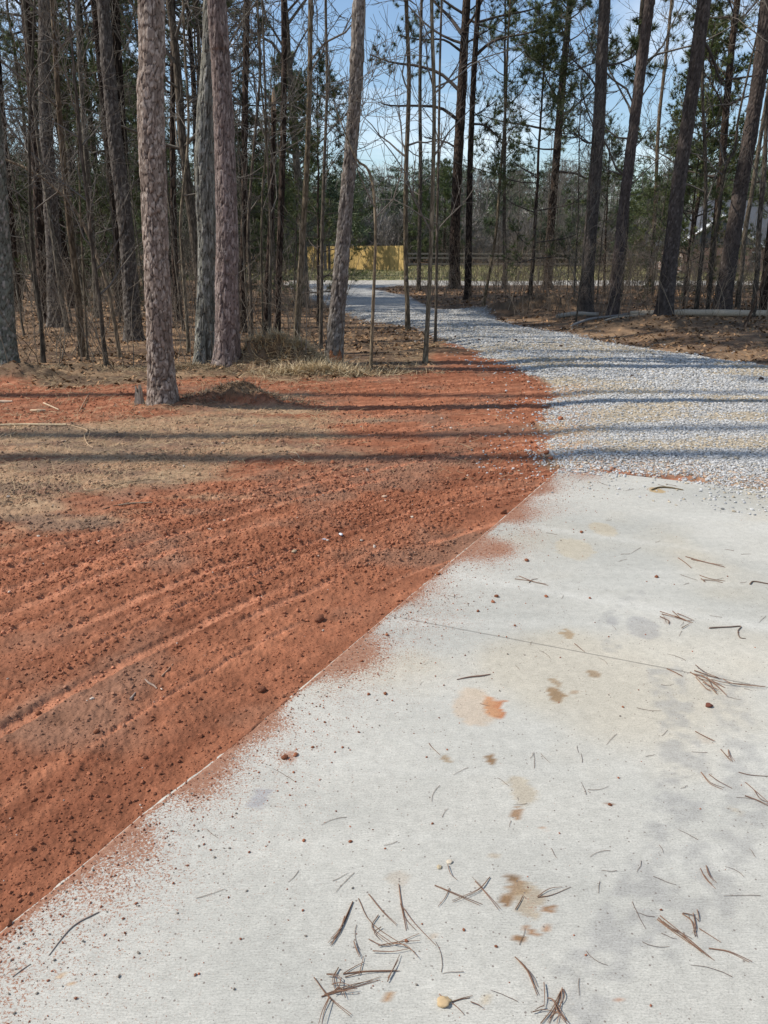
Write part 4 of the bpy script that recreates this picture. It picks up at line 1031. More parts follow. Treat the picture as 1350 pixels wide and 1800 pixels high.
HW('grey stem left of the house gable behind the right-edge pines', [(1295, 553), (1304, 470), (1312, 400), (1325, 330), (1336, 250), (1345, 180)], [8.5, 8, 8, 7.5, 7, 7], 43, 10, cat='young tree', nm='young_tree')
HW('brown stem just left of the thick pine near the right edge', [(1222, 562), (1231, 480), (1239, 400), (1240, 300), (1232, 150), (1236, 0)], [8, 7, 7, 6, 5, 5], 44, 10, cat='young tree', nm='young_tree')
HW('slender stem against the dark roof with a bend at head height', [(1242, 562), (1250, 480), (1258, 400), (1272, 300), (1290, 260), (1300, 200)], [6.5, 6, 6, 5.5, 5, 4], 45, 9)
HW('pale sinuous tree in the gap between the slim and the thick leaning dark pines', [(1143, 520), (1148, 430), (1152, 330), (1157, 220), (1172, 100), (1184, 0)], [7, 6.5, 6, 6, 5.5, 5], 46, 12, tint=(1.4, 1.3, 1.15), cat='young tree', nm='young_tree')
HW('pale straight thin tree under the sky gap right of the narrow dark pine', [(848, 545), (862, 470), (873, 400), (880, 310), (889, 200), (892, 100)], [6, 5.5, 5, 5, 4.5, 4], 47, 10, tint=(1.35, 1.3, 1.1), cat='young tree', nm='young_tree')
# the leaning pole at the right
named_tree('leaning_pole', 'pale dead pole leaning steeply right at the right edge', 'dead sapling', [(1302, 594), (1322, 545), (1342, 492), (1362, 440), (1385, 385)], [5, 5, 4.5, 4, 3.5], 'snag', seed=48, zend=1, tint=(2.2, 2.0, 1.8))
# burl on the stem beside the gravel bend, gouge at the leaning pine's foot
for o in list(C.objects):
    lb = o.get('label', '')
    if 'burl at knee' in lb:
        p = PX(714, 492, G(717, 581)[1]) - np.array(o.location)
        V, T, c = scatter_rocks(np.zeros(1), np.zeros(1), np.zeros(1), np.array([0.075]), np.array([[0.09, 0.075, 0.06]]), 5, 1.5, 0.15)
        me = raw_mesh('burl', V + p - [0, 0, 0.03], T, None, c, True); k = link('burl', me, M_clod, o)
        md = k.modifiers.new('s', 'SUBSURF'); md.levels = 2; md.render_levels = 2
    if 'orange gouge' in lb:
        mb = MB(); rr = pxr(G(586, 640), 30)
        th = np.linspace(-1.9, -0.75, 14); zz = np.linspace(-0.02, 0.26, 12)
        TH, ZZ = np.meshgrid(th, zz)
        k = 0.020 + 0.016 * fbm(TH * 6, ZZ * 30, 5, 3)
        edge = 1 - np.clip(ZZ / (0.26 * (0.55 + 0.6 * vn(TH * 4, TH * 0, 3))), 0, 1) ** 3
        rad_ = rr * (1 + 0.28 * np.exp(-ZZ / 0.16)) * 1.07 + k * edge - 0.03 * (1 - edge)
        cx_ = 0.035 * ZZ
        V = np.stack([cx_ + rad_ * np.cos(TH), rad_ * np.sin(TH), ZZ], -1).reshape(-1, 3)
        i, j = np.meshgrid(np.arange(11), np.arange(13), indexing='ij'); a = i * 14 + j
        q = np.stack([a, a + 1, a + 15, a + 14], -1).reshape(-1, 4)
        cc = lerp(np.array([0.16, 0.06, 0.03]), np.array([0.42, 0.17, 0.075]), fbm(TH.ravel() * 5, ZZ.ravel() * 20, 9, 3))
        link('gouged_wood', raw_mesh('gouged_wood', V, None, q, cc), M_wood, o)

# ------------------------------------------------------------------ background trees, built once each and copied
def proto(name, cat, kind, H, r0, seed, **kw):
    rg = np.random.default_rng(seed)
    n = 24; z = np.linspace(-0.15, H, n)
    path = np.stack([0.05 * H * 0.15 * np.cumsum(rg.normal(0, 0.35, n)) * 0.5, 0.05 * H * 0.15 * np.cumsum(rg.normal(0, 0.35, n)) * 0.5, z], 1)
    path[:, :2] -= path[0, :2]
    radii = r0 * (1 - 0.8 * np.clip(z / H, 0, 1)) + 0.003
    radii[0:2] *= 1.2
    root = empty(name, (0, 0, -50), 'x', cat)
    mb = MB(); mb.tubes(path, radii, 9 if r0 > 0.05 else 6, (1, 1, 1))
    mb.build('trunk', M_bark_pine if kind in ('pine', 'cedar') else M_bark_hard, root)
    mb = MB(); fo = MB()
    if kind == 'hard':
        limbs_hard(mb, path, radii, rg=rg, **kw); mb.build('crown', M_twig, root)
    else:
        limbs_pine(mb, fo, path, radii, rg=rg, **kw); mb.build('branches', M_twig, root); fo.build('crown', M_needle, root, smooth=False)
    return root
gc = (0.15, 0.132, 0.11)
PR = {
 'pine': [proto('pine_tree', 'pine tree', 'pine', 17, 0.16, 201, z0=7.5, z1=16.6, n1=26, L1=3.4, per2=7, per3=2, nn=22, nl=0.22, nw=0.02),
          proto('pine_tree', 'pine tree', 'pine', 19, 0.17, 202, z0=9.0, z1=18.6, n1=26, L1=3.2, per2=7, per3=2, nn=22, nl=0.22, nw=0.02),
          proto('pine_tree', 'pine tree', 'pine', 15, 0.13, 203, z0=5.5, z1=14.6, n1=24, L1=2.8, per2=7, per3=2, nn=22, nl=0.22, nw=0.02, bare=0.2)],
 'bushy': [proto('evergreen_tree', 'evergreen tree', 'cedar', 11, 0.13, 211, z0=0.8, z1=10.8, n1=60, L1=2.6, per2=8, per3=3, nn=14, nl=0.2, nw=0.035, g0=(0.075, 0.11, 0.035), g1=(0.22, 0.24, 0.08)),
           proto('evergreen_tree', 'evergreen tree', 'cedar', 14, 0.15, 212, z0=2.0, z1=13.8, n1=60, L1=3.0, per2=8, per3=3, nn=14, nl=0.22, nw=0.035, g0=(0.065, 0.10, 0.038), g1=(0.18, 0.205, 0.075))],
 'young': [proto('young_pine', 'young pine', 'cedar', 4.2, 0.035, 221, z0=0.5, z1=4.1, n1=26, L1=1.1, per2=5, per3=2, nn=18, nl=0.13, nw=0.010, bare=0.25, g0=(0.05, 0.075, 0.025), g1=(0.13, 0.15, 0.05)),
           proto('young_pine', 'young pine', 'cedar', 6.0, 0.05, 222, z0=0.9, z1=5.9, n1=34, L1=1.5, per2=6, per3=2, nn=18, nl=0.14, nw=0.012, bare=0.2, g0=(0.05, 0.075, 0.025), g1=(0.14, 0.155, 0.05))],
 'hard': [proto('hardwood_tree', 'bare tree', 'hard', 13, 0.085, 231, z0=2.0, z1=12.8, n1=26, per2=5, per3=4, per4=3, L1=2.6, col=gc, rmin=0.006),
          proto('hardwood_tree', 'bare tree', 'hard', 11, 0.065, 232, z0=1.5, z1=10.8, n1=24, per2=5, per3=4, per4=3, L1=2.2, col=gc, rmin=0.006),
          proto('hardwood_tree', 'bare tree', 'hard', 14, 0.11, 233, z0=3.0, z1=13.8, n1=24, per2=6, per3=4, per4=3, L1=3.2, col=gc, rmin=0.007)],
 'sap': [proto('sapling', 'sapling', 'hard', 5.5, 0.022, 241, z0=0.5, z1=5.4, n1=20, per2=4, per3=3, L1=0.9, col=gc, rmin=0.003, up=0.14),
         proto('sapling', 'sapling', 'hard', 4.0, 0.017, 242, z0=0.4, z1=3.9, n1=18, per2=4, per3=3, L1=0.8, col=gc, rmin=0.003, up=0.1),
         proto('sapling', 'sapling', 'hard', 7.0, 0.032, 243, z0=0.8, z1=6.9, n1=24, per2=4, per3=3, L1=1.2, col=gc, rmin=0.0035, up=0.12)],
}
R3 = random.Random(17)
def ok_spot(x, y, dmin):
    if y < 200 and (RY0 - 1.0 < y < RY1 + 1.0) and x > -30: return False
    xa, ya = np.array([x]), np.array([y])
    if poly_sd(xa, ya, GRAV)[0] > -0.5 or poly_sd(xa, ya, DIRT)[0] > -0.3 or poly_sd(xa, ya, CONC)[0] > -0.5: return False
    for (tx, ty) in TREES:
        if (tx - x) ** 2 + (ty - y) ** 2 < dmin * dmin: return False
    return True
used = set()
PUT = []
def put(kind, u, Yd, label, group, dmin=0.7, sc=(0.85, 1.15), k=None):
    x = (u - 675) / F * (Yd * cp + CAMZ * sp)
    if not ok_spot(x, Yd, dmin): return None
    TREES.append((x, Yd))
    k = R3.randrange(len(PR[kind])) if k is None else k
    z = float(zat(x, Yd)[0])
    o = dup(PR[kind][k], (x, Yd, z - 0.03), R3.uniform(0, 6.28), R3.uniform(*sc), label, group, (R3.uniform(-0.05, 0.05), R3.uniform(-0.05, 0.05)))
    if group: PUT.append((o, kind, u, Yd, group))
    return o
def fill(kind, n, u0, u1, Y0, Y1, label, group, dmin=0.7, sc=(0.85, 1.15), avoid=None, pw=1.0):
    c_ = 0; t = 0
    while c_ < n and t < n * 12:
        t += 1
        u = R3.uniform(u0, u1); Yd = Y0 + (Y1 - Y0) * R3.random() ** pw
        if avoid and any(a <= u <= b_ for a, b_ in avoid): continue
        if put(kind, u, Yd, label, group, dmin, sc): c_ += 1
VIEW = [(600, 735)]
fill('pine', 16, 2, 400, 14, 42, 'tall straight pine in the dim woods left of the gravel bend', 'pines of the left woods', 1.6)
fill('hard', 9, -20, 560, 13, 40, 'bare slim hardwood in the dim woods left of the gravel bend', 'bare hardwoods of the left woods', 1.0)
fill('sap', 18, 2, 590, 10.5, 26, 'leafless twiggy sapling in the undergrowth left of the gravel bend', 'saplings of the left woods', 0.5)
fill('young', 9, 5, 560, 14, 30, 'small green pine in the undergrowth left of the gravel bend', 'young pines of the left woods', 0.8)
fill('bushy', 9, 180, 540, 40, 62, 'dark bushy evergreen deep in the woods left of the wooden fence', 'evergreens behind the left woods', 2.0, (0.6, 0.85))
fill('pine', 8, 2, 440, 44, 75, 'tall pine rising deep in the woods left of the wooden fence', 'far pines of the left woods', 2.0)
fill('hard', 2, 735, 1400, 22, 36, 'bare slim hardwood between the gravel and the far road at right', 'bare hardwoods of the right woods', 1.0, (0.8, 1.1))
fill('sap', 26, 735, 1380, 16.5, 34, 'leafless twiggy sapling between the gravel and the far road at right', 'saplings of the right woods', 0.5, (0.5, 0.8))
fill('young', 6, 900, 1400, 20, 34, 'small green pine between the gravel and the far road at right', 'young pines of the right woods', 0.8)
fill('pine', 1, 1300, 1400, 30, 37, 'straight pine standing before the far road at right', 'pines of the right woods', 2.0, (0.75, 0.95))
fill('bushy', 1, 1150, 1330, 28, 36, 'loose olive-green evergreen before the far road at right', 'evergreens of the right woods', 2.0, (0.6, 0.85))
fill('bushy', 10, 560, 1400, 80, 98, 'evergreen standing beyond the wooden fences', 'evergreens beyond the fences', 2.5, (0.45, 0.7), avoid=[(1190, 1350)])
fill('hard', 16, 560, 1400, 80, 105, 'bare grey tree standing beyond the wooden fences', 'bare trees beyond the fences', 2.0, (0.55, 0.85), avoid=[(1190, 1350)])
# sprigs of pine hanging over the gravel bend
put('young', 622, 20.5, 'small green pine by the gravel bend right behind the gouged leaning pine', None, 0.1, (0.8, 0.9), 0)
put('young', 560, 17.5, 'small green pine in front of the left end of the wooden fence', None, 0.1, (0.8, 0.9), 1)
put('bushy', 1205, 33, 'large olive-green evergreen right behind the thick black-brown leaning pine', None, 0.1, (0.85, 0.9), 0)
TP = proto('pine_tree', 'pine tree', 'pine', 32, 0.21, 299, z0=26.0, z1=31.4, n1=16, L1=1.8, per2=6, per3=2, nn=20, nl=0.22, nw=0.02)
for k_, (x_p, y_p) in enumerate(((-17.0, 6.85), (-15.0, 6.2), (-18.0, 8.9))):
    dup(TP, (x_p, y_p, float(zat(x_p, y_p)[0])), k_ * 1.7, 1.0, 'tall pine standing out of view beyond the left edge', 'pines beyond the left edge')
TQ = proto('pine_tree', 'pine tree', 'pine', 27, 0.2, 298, z0=19.5, z1=26.4, n1=18, L1=1.0, per2=6, per3=2, nn=20, nl=0.22, nw=0.02)
for k_, (x_p, y_p) in enumerate(()):
    dup(TQ, (x_p, y_p, float(zat(x_p, y_p)[0])), k_ * 2.1, 1.0, 'tall pine standing out of view beyond the left edge', 'pines beyond the left edge')
for ch in list(TQ.children): bpy.data.objects.remove(ch)
bpy.data.objects.remove(TQ)
for ch in list(TP.children): bpy.data.objects.remove(ch)
bpy.data.objects.remove(TP)
MARK = [(-60, None), (0, 'the mossy pine at the left edge'), (95, 'the broad dark lichen-footed pine'), (226, 'the dark leaning furrowed pine'), (277, 'the flaky foreground pine'), (385, 'the close pine pair'), (473, 'the broken dead trunk'),
        (600, 'the leaning gouged pine'), (713, 'the burl stem by the gravel'), (799, 'the pine with curved limbs'), (966, 'the green-crowned centre pine'), (1035, 'the upright dark pine'), (1087, 'the slim leaning dark pine'), (1180, 'the thick black-brown pine'), (1285, 'the thick right-edge pine')]
ORD = ['first', 'second', 'third', 'fourth', 'fifth', 'sixth', 'seventh', 'eighth', 'ninth', 'tenth', 'eleventh', 'twelfth', 'thirteenth', 'fourteenth', 'fifteenth']
KW = {'pine': 'background pine', 'hard': 'bare hardwood', 'sap': 'leafless sapling', 'young': 'small green pine', 'bushy': 'bushy evergreen'}
byk = {}
for o_, k_, u_, y_, g_ in PUT:
    if u_ < 0: continue
    mk = [m for m in MARK[1:] if m[0] <= u_][-1]
    byk.setdefault((k_, g_, mk[1]), []).append((u_, o_))
WH = {'pines of the left woods': 'background pine', 'far pines of the left woods': 'distant pine', 'evergreens beyond the fences': 'evergreen beyond the fences,', 'bare trees beyond the fences': 'bare tree beyond the fences,', 'evergreens behind the left woods': 'distant bushy evergreen', 'evergreens of the right woods': 'loose olive evergreen'}
for (k_, g_, mk), L_ in byk.items():
    for i_, (u_, o_) in enumerate(sorted(L_, key=lambda q: q[0])):
        o_['label'] = '%s %s to the right of %s' % (ORD[min(i_, 14)], WH.get(g_, KW[k_]), mk)
for l_ in PR.values():
    for r0_ in l_:
        for ch in list(r0_.children): bpy.data.objects.remove(ch)
        bpy.data.objects.remove(r0_)

# ------------------------------------------------------------------ undergrowth and far woods (masses)
rg = np.random.default_rng(99)
def brush(n, u0, u1, Y0, Y1, h0, h1, rmin, name, label, cols, per=5):
    u = rg.uniform(u0, u1, n); Yd = rg.uniform(Y0, Y1, n); x = (u - 675) / F * (Yd * cp + CAMZ * sp)
    k = (poly_sd(x, Yd, GRAV) < -0.35) & (poly_sd(x, Yd, DIRT) < -0.3) & ~((Yd > RY0 - 1) & (Yd < RY1 + 0.5) & (x > -30))
    x, Yd = x[k], Yd[k]; n = len(x)
    P0 = np.stack([x, Yd, zat(x, Yd) - 0.02], 1)
    D = rg.normal(0, 0.28, (n, 3)); D[:, 2] = 1
    L = rg.uniform(h0, h1, n); cc = np.array(cols[0]) + (np.array(cols[1]) - np.array(cols[0])) * rg.random((n, 1))
    P = grow(P0, D, L, 6, 0.14, 0.03, rg); Rr = np.maximum(taper(0.002 + 0.004 * L, 6, 0.3), rmin)
    mb = MB(); mb.tubes(P, Rr, 3, cc)
    p, d, r2, ix, t = spawn(P, Rr, per, 0.2, (0.4, 1.1), rg)
    P2 = grow(p, d, L[ix] * rg.uniform(0.15, 0.45, len(ix)), 4, 0.22, 0.06, rg)
    mb.tubes(P2, np.full((len(ix), 4), rmin * 0.8), 3, cc[ix])
    p, d, r3, ix2, t = spawn(P2, np.full((len(ix), 4), rmin), 2, 0.2, (0.4, 1.1), rg)
    P3 = grow(p, d, L[ix[ix2]] * rg.uniform(0.05, 0.2, len(ix2)), 3, 0.22, 0.06, rg)
    mb.tubes(P3, np.full((len(ix2), 3), rmin * 0.6), 3, cc[ix[ix2]])
    o = mb.build(name, M_twig); tag(o, label, 'undergrowth', kind='stuff')
brush(700, -60, 600, 10.5, 30, 0.4, 1.8, 0.0022, 'undergrowth', 'thin leafless brush under the trees left of the gravel bend', ((0.10, 0.08, 0.06), (0.24, 0.2, 0.155)))
brush(1100, 725, 1430, 17, 35.5, 0.5, 2.1, 0.0032, 'undergrowth', 'thin leafless brush between the gravel and the far road at right', ((0.17, 0.125, 0.09), (0.36, 0.28, 0.2)))
brush(550, -100, 560, 28, 62, 1.5, 4.5, 0.007, 'undergrowth', 'grey leafless thicket deep in the left woods', ((0.08, 0.075, 0.055), (0.18, 0.165, 0.125)), 7)

def far_woods(name, label, n, a0, a1, r0, r1, h0, h1, green, seed, wt=0.09):
    rg = np.random.default_rng(seed)
    a = np.radians(rg.uniform(a0, a1, n)); r = rg.uniform(r0, r1, n); x, y = r * np.sin(a), r * np.cos(a)
    z = zat(x, y); H = rg.uniform(h0, h1, n)
    P = np.stack([x, y, z - 0.3], 1)
    tr = grow(P, np.tile([[0, 0, 1.]], (n, 1)), H, 6, 0.03, 0.1, rg)
    mb = MB(); mb.tubes(tr, taper(0.008 * H + 0.05, 6, 0.25), 4, np.array([0.12, 0.105, 0.09]) * (0.7 + 0.6 * rg.random((n, 1))))
    isg = rg.random(n) < green
    # bare crowns: sprays of twigs
    b_ = np.where(~isg)[0]; idx = np.repeat(b_, 190); m = len(idx)
    hh = H[idx] * (0.2 + 0.8 * rg.random(m)); rr = 0.22 * H[idx] * np.sqrt(rg.random(m)) * np.sin(np.clip((hh / H[idx]), 0.1, 1) * 2.6); th = rg.random(m) * 6.283
    p = P[idx] + np.stack([rr * np.cos(th), rr * np.sin(th), hh], 1)
    d = unit(np.stack([np.cos(th) * 0.6, np.sin(th) * 0.6, np.full(m, 0.9)], 1) + rg.normal(0, 0.35, (m, 3)))
    tw = np.array([0.17, 0.15, 0.13]) * (0.6 + 0.8 * rg.random((len(b_), 1)))
    tufts(mb, p, d, 2, 1.5, wt * 0.6, np.repeat(tw, 190, 0), rg, 0.6)
    o1 = mb
    fo = MB()
    g_ = np.where(isg)[0]; idx = np.repeat(g_, 150); m = len(idx)
    t = 0.35 + 0.65 * rg.random(m); hh = H[idx] * t; rr = 0.24 * H[idx] * np.sqrt(rg.random(m)) * np.clip(1.25 - t, 0.1, 1) ** 0.7; th = rg.random(m) * 6.283
    clump = np.round(th * 1.6) / 1.6 + rg.normal(0, 0.15, m); hh = np.round(hh / 1.2) * 1.2 + rg.normal(0, 0.25, m)
    p = P[idx] + np.stack([rr * np.cos(clump), rr * np.sin(clump), hh], 1)
    gcol = (np.array([0.045, 0.066, 0.032]) + np.array([0.05, 0.055, 0.02]) * rg.random((len(g_), 1)))
    tufts(fo, p, unit(rg.normal(0, 1, (m, 3))), 7, 0.75, wt, np.repeat(gcol, 150, 0) * (0.7 + 0.6 * rg.random((m, 1))), rg, 1.0)
    o1.V += fo.V; o1.Cc += fo.Cc
    for T in fo.T: o1.T.append(T + o1.n)
    o1.n += fo.n
    o = o1.build(name, M_needle, smooth=False); tag(o, label, 'woods', kind='stuff')
far_woods('distant_woods', 'grey-brown and green wooded slope rising beyond the fences', 420, -3, 40, 105, 190, 7.5, 13, 0.5, 301)
far_woods('distant_woods', 'dense dark woods filling the view deep behind the left trees', 300, -40, -2, 66, 130, 6, 11, 0.8, 302, 0.08)
far_woods('distant_thicket', 'low grey-green thicket along the foot of the far slope', 420, -8, 38, 84, 108, 2.5, 6, 0.4, 303, 0.07)

# ------------------------------------------------------------------ fences
M_fence = m_varied('fence_wood', 0.8, 6, 0.8, 1.15, spec=0.2)
FA, FB = PX(524, 440, 76.5), PX(711, 440, 65.5)
fl_ = float(np.hypot(*(FB - FA)[:2])); fang = math.atan2(FB[1] - FA[1], FB[0] - FA[0])
fz0 = float(zat((FA[0] + FB[0]) / 2, (FA[1] + FB[1]) / 2)[0])
fr = empty('privacy_fence', (FA[0], FA[1], fz0), 'solid yellow-tan board privacy fence beyond the far road', 'fence')
fr.rotation_euler = (0, 0, fang)
topz = 1.95 - fz0
mb = MB(); x = 0.0
while x < fl_:
    c = np.array([0.56, 0.39, 0.15]) * R3.uniform(0.75, 1.15)
    mb.box((x + 0.07, 0, topz / 2), (0.137, 0.02, topz - 0.03 + R3.uniform(0, 0.04)), c); x += 0.14
mb.build('board_panel', M_fence, fr, smooth=False)
x = 0.0
while x <= fl_ + 0.1:
    mb = MB(); mb.box((x, 0.08, topz / 2), (0.1, 0.1, topz), (0.36, 0.25, 0.11)); mb.build('post', M_fence, fr, smooth=False); x += 2.4
for zz in (0.3, topz - 0.3):
    mb = MB(); mb.box((fl_ / 2, 0.035, zz), (fl_, 0.04, 0.09), (0.4, 0.28, 0.12)); mb.build('rail', M_fence, fr, smooth=False)
RF_Y = FENCE_Y - 6
xa, xb = PX(716, 470, RF_Y)[0], PX(1190, 470, RF_Y)[0]
rf = empty('rail_fence', (xa, RF_Y, 0), 'weathered three-rail fence across the grass right of the privacy fence', 'fence')
for v_ in (446, 453.5, 464):
    zz = PX(800, v_, RF_Y)[2]
    mb = MB(); mb.box(((xb - xa) / 2, 0, zz), (xb - xa, 0.035, 0.14), (0.30, 0.25, 0.2)); mb.build('rail', M_wood, rf, smooth=False)
x = 0
while x < xb - xa:
    mb = MB(); mb.box((x, 0.07, 0.72), (0.11, 0.1, 1.5), (0.22, 0.18, 0.14)); mb.build('post', M_wood, rf, smooth=False); x += 2.5

# ------------------------------------------------------------------ houses
M_roof = m_varied('roof_shingle', 0.9, 3, 0.85, 1.1)
M_brick, nt, b = mat_new('brick', 0.9, 0.2)
bt = node(nt, 'ShaderNodeTexBrick', Scale=4.0); bt.inputs['Color1'].default_value = (0.28, 0.12, 0.08, 1); bt.inputs['Color2'].default_value = (0.36, 0.17, 0.12, 1); bt.inputs['Mortar'].default_value = (0.45, 0.42, 0.38, 1)
mp_ = nt.nodes.new('ShaderNodeMapping'); tc_ = nt.nodes.new('ShaderNodeTexCoord'); mp_.inputs['Rotation'].default_value = (R(90), 0, 0)
nt.links.new(tc_.outputs['Object'], mp_.inputs[0]); nt.links.new(mp_.outputs[0], bt.inputs['Vector']); nt.links.new(bt.outputs['Color'], b.inputs['Base Color'])
M_white = m_varied('white_trim', 0.6, 3, 0.95, 1.03, spec=0.3)
M_glass, nt, b = mat_new('window_glass', 0.1, 0.6); b.inputs['Base Color'].default_value = (0.03, 0.035, 0.04, 1)
def house(label, u0, u1, Yd, v_eave, v_ridge, gable_u=None, group=None):
    xa, xb = PX(u0, 440, Yd)[0], PX(u1, 440, Yd)[0]
    ze, zr = PX(0, v_eave, Yd)[2], PX(0, v_ridge, Yd + 4)[2]
    W_, D_ = xb - xa, 8.0
    zg = -0.6
    h = empty('brick_house', (xa, Yd, zg), label, 'house', group)
    ze -= zg; zr -= zg
    mb = MB(); mb.box((W_ / 2, D_ / 2, ze / 2), (W_, D_, ze), (0.3, 0.15, 0.1)); mb.build('wall', M_brick, h, smooth=False)
    mb = MB(); o = 0.5
    A = [(-o, -o, ze), (W_ + o, -o, ze), (W_ + o, D_ + o, ze), (-o, D_ + o, ze), (-o + 3, D_ / 2, zr), (W_ + o - 3, D_ / 2, zr)]
    mb.add(np.array(A), [[0, 4, 3], [1, 2, 5]], [[0, 1, 5, 4], [2, 3, 4, 5], [0, 3, 2, 1]], (0.09, 0.095, 0.105)); roof = mb.build('roof', M_roof, h, smooth=False)
    mb = MB(); mb.box((W_ / 2, -o - 0.02, ze - 0.06), (W_ + 2 * o, 0.04, 0.2), (0.8, 0.8, 0.8)); mb.build('fascia', M_white, h, smooth=False)
    if gable_u:
        gx = PX(gable_u, 440, Yd - 1.5)[0] - xa; gw = 3.0; gh = 2.0
        mb = MB(); A = np.array([(gx - gw, -1.6, ze), (gx + gw, -1.6, ze), (gx, -1.6, ze + gh), (gx - gw, D_ / 2, ze), (gx + gw, D_ / 2, ze), (gx, D_ / 2, ze + gh)])
        mb.add(A, [[0, 1, 2]], [[0, 2, 5, 3], [1, 4, 5, 2]], (0.09, 0.095, 0.105)); mb.build('gable_roof', M_roof, h, smooth=False)
        mb = MB()
        for sgn in (-1, 1):
            mb.tubes(np.array([(gx + sgn * gw * 1.05, -1.68, ze - 0.05), (gx, -1.68, ze + gh + 0.03)]), np.array([0.13, 0.13]), 4, (0.82, 0.82, 0.82))
        mb.build('gable_trim', M_white, h, smooth=False)
        mb = MB(); mb.box((gx, -0.75, ze / 2 - 0.1), (gw * 1.7, 1.5, ze - 0.2), (0.3, 0.15, 0.1)); mb.build('front_wing', M_brick, h, smooth=False)
    x = 1.6
    while x < W_ - 1.5:
        f_ = MB()
        zc = ze * 0.55
        for dx in (-0.5, 0.5): f_.box((x + dx, -0.03, zc), (0.08, 0.06, 1.3), (0.8, 0.8, 0.8))
        for dz in (-0.65, 0, 0.65): f_.box((x, -0.03, zc + dz), (0.92, 0.05, 0.07), (0.8, 0.8, 0.8))
        wn = f_.build('window', M_white, h, smooth=False)
        g_ = MB(); g_.box((x, -0.012, zc), (0.92, 0.02, 1.22), (0.03, 0.03, 0.03)); g_.build('pane', M_glass, wn, smooth=False)
        x += 3.2
house('low brick house with a dark grey roof and white gable trim behind the right-edge pines', 1215, 1440, 62, 431, 352, 1262)
house('distant low house with a dark roof behind the slim leaning dark pine', 1080, 1165, 92, 428, 408)

# ------------------------------------------------------------------ logs and sticks
def stick(name, label, cat, px, wd, col, z=None, mat=None, bury=0.35, group=None, sides=8, ends=True, knots=0.0, seed=1):
    P = []
    for (u, v_) in px:
        p = G(u, v_); zz = float(zat(p[0], p[1])[0]); 
        if poly_sd(np.array([p[0]]), np.array([p[1]]), CONC)[0] > 0: zz = 0.0
        P.append([p[0], p[1], zz])
    P = np.array(P); rd = np.array([pxr(p, w_) for p, w_ in zip(P, wd)])
    P[:, 2] += rd * (1 - bury)
    n = 8 * (len(P) - 1) + 2
    path = trunk_path(P, n); rr = np.interp(np.linspace(0, len(P) - 1, n), np.arange(len(P)), rd) * (1 + 0.12 * (vn(np.linspace(0, 9, n), np.zeros(n) + seed, seed) - 0.5))
    o0 = path.mean(0).copy(); o0[2] = P[:, 2].min()
    mb = MB(); mb.tubes(path - o0, rr, sides, col, cap=ends)
    o = mb.build(name, mat or M_wood, None, o0)
    return tag(o, label, cat, group)
M_log = M_wood
stick('fallen_log', 'long pale debarked log lying behind the thick leaning pine at right', 'log', [(1105, 566), (1180, 567), (1260, 569), (1400, 571)], [9, 11, 12, 12], (0.52, 0.43, 0.32), bury=0.1, sides=12)
stick('fallen_log', 'short pale log end lying left of the dark pines by the gravel', 'log', [(978, 567), (1010, 566), (1050, 566)], [8, 8, 7], (0.36, 0.32, 0.27), bury=0.1, sides=12)
stick('fallen_branch', 'grey crooked branch slanting down to the gravel edge from the pale logs', 'branch', [(1006, 583), (1035, 576), (1075, 570), (1120, 563)], [5, 4.5, 4, 3], (0.27, 0.25, 0.23), bury=-0.5)
stick('fallen_branch', 'pale split branch end beside the grey crooked branch', 'branch', [(1062, 580), (1080, 574), (1105, 570), (1130, 567)], [3, 5, 5, 4], (0.42, 0.36, 0.28), bury=0.0)
stick('fallen_branch', 'thin dark branch resting over the long pale log', 'branch', [(1178, 563), (1195, 560), (1213, 557)], [2.5, 2.5, 2], (0.12, 0.09, 0.07), bury=-2)
stick('stick', 'long straight pale stick on the tan dirt at the left edge', 'stick', [(-40, 751), (30, 748), (80, 749), (117, 750)], [5, 4.5, 4.5, 4], (0.50, 0.38, 0.24), bury=0.1)
stick('root', 'crooked pale root trailing from the long straight stick', 'root', [(112, 746), (135, 751), (153, 757), (149, 770), (155, 782), (164, 787)], [2, 2.4, 2.6, 2.6, 2.2, 1.4], (0.42, 0.29, 0.18), bury=0.0)
stick('stick', 'short pale stick on the red streak above the long straight stick', 'stick', [(77, 710), (90, 716), (104, 723)], [3, 3, 2.5], (0.52, 0.38, 0.25), bury=-0.2)
stick('stick', 'pale wood chip at the left edge on the reddish soil', 'wood chip', [(-8, 708), (8, 708), (22, 708)], [4, 5, 3], (0.55, 0.42, 0.3), bury=0.0)
stick('stick', 'stubby tan wood piece left of the thin upright brown twig', 'wood chip', [(54, 724), (68, 725), (80, 724)], [4, 6, 4], (0.5, 0.36, 0.23), bury=0.0)
stick('twig', 'thin brown twig standing out of the reddish soil left of the foreground pine', 'twig', [(140, 727), (147, 712), (154, 699), (159, 692)], [2, 2, 1.8, 1.2], (0.35, 0.22, 0.14), bury=-2)
stick('stick', 'short dark stick pressed in tracks on the red dirt', 'stick', [(208, 890), (235, 887), (268, 885)], [3, 3.5, 2.5], (0.30, 0.21, 0.14), bury=0.0)
stick('root', 'thin dark root in the tracks reaching to the short dark stick', 'root', [(165, 905), (190, 893), (225, 885), (262, 874)], [2, 2, 1.8, 1.2], (0.22, 0.13, 0.08), bury=0.0)
stick('root', 'curved thin pale root on the tan dirt above the short dark stick', 'root', [(147, 856), (155, 862), (185, 857), (225, 848), (260, 843), (282, 845)], [2, 2.2, 2, 2, 1.8, 1.2], (0.4, 0.28, 0.17), bury=-0.5)
stick('root', 'tiny curled pale root near the centre of the red dirt', 'root', [(502, 797), (512, 795), (522, 800), (526, 806)], [1.3, 1.5, 1.4, 1], (0.55, 0.4, 0.26), bury=-0.5)
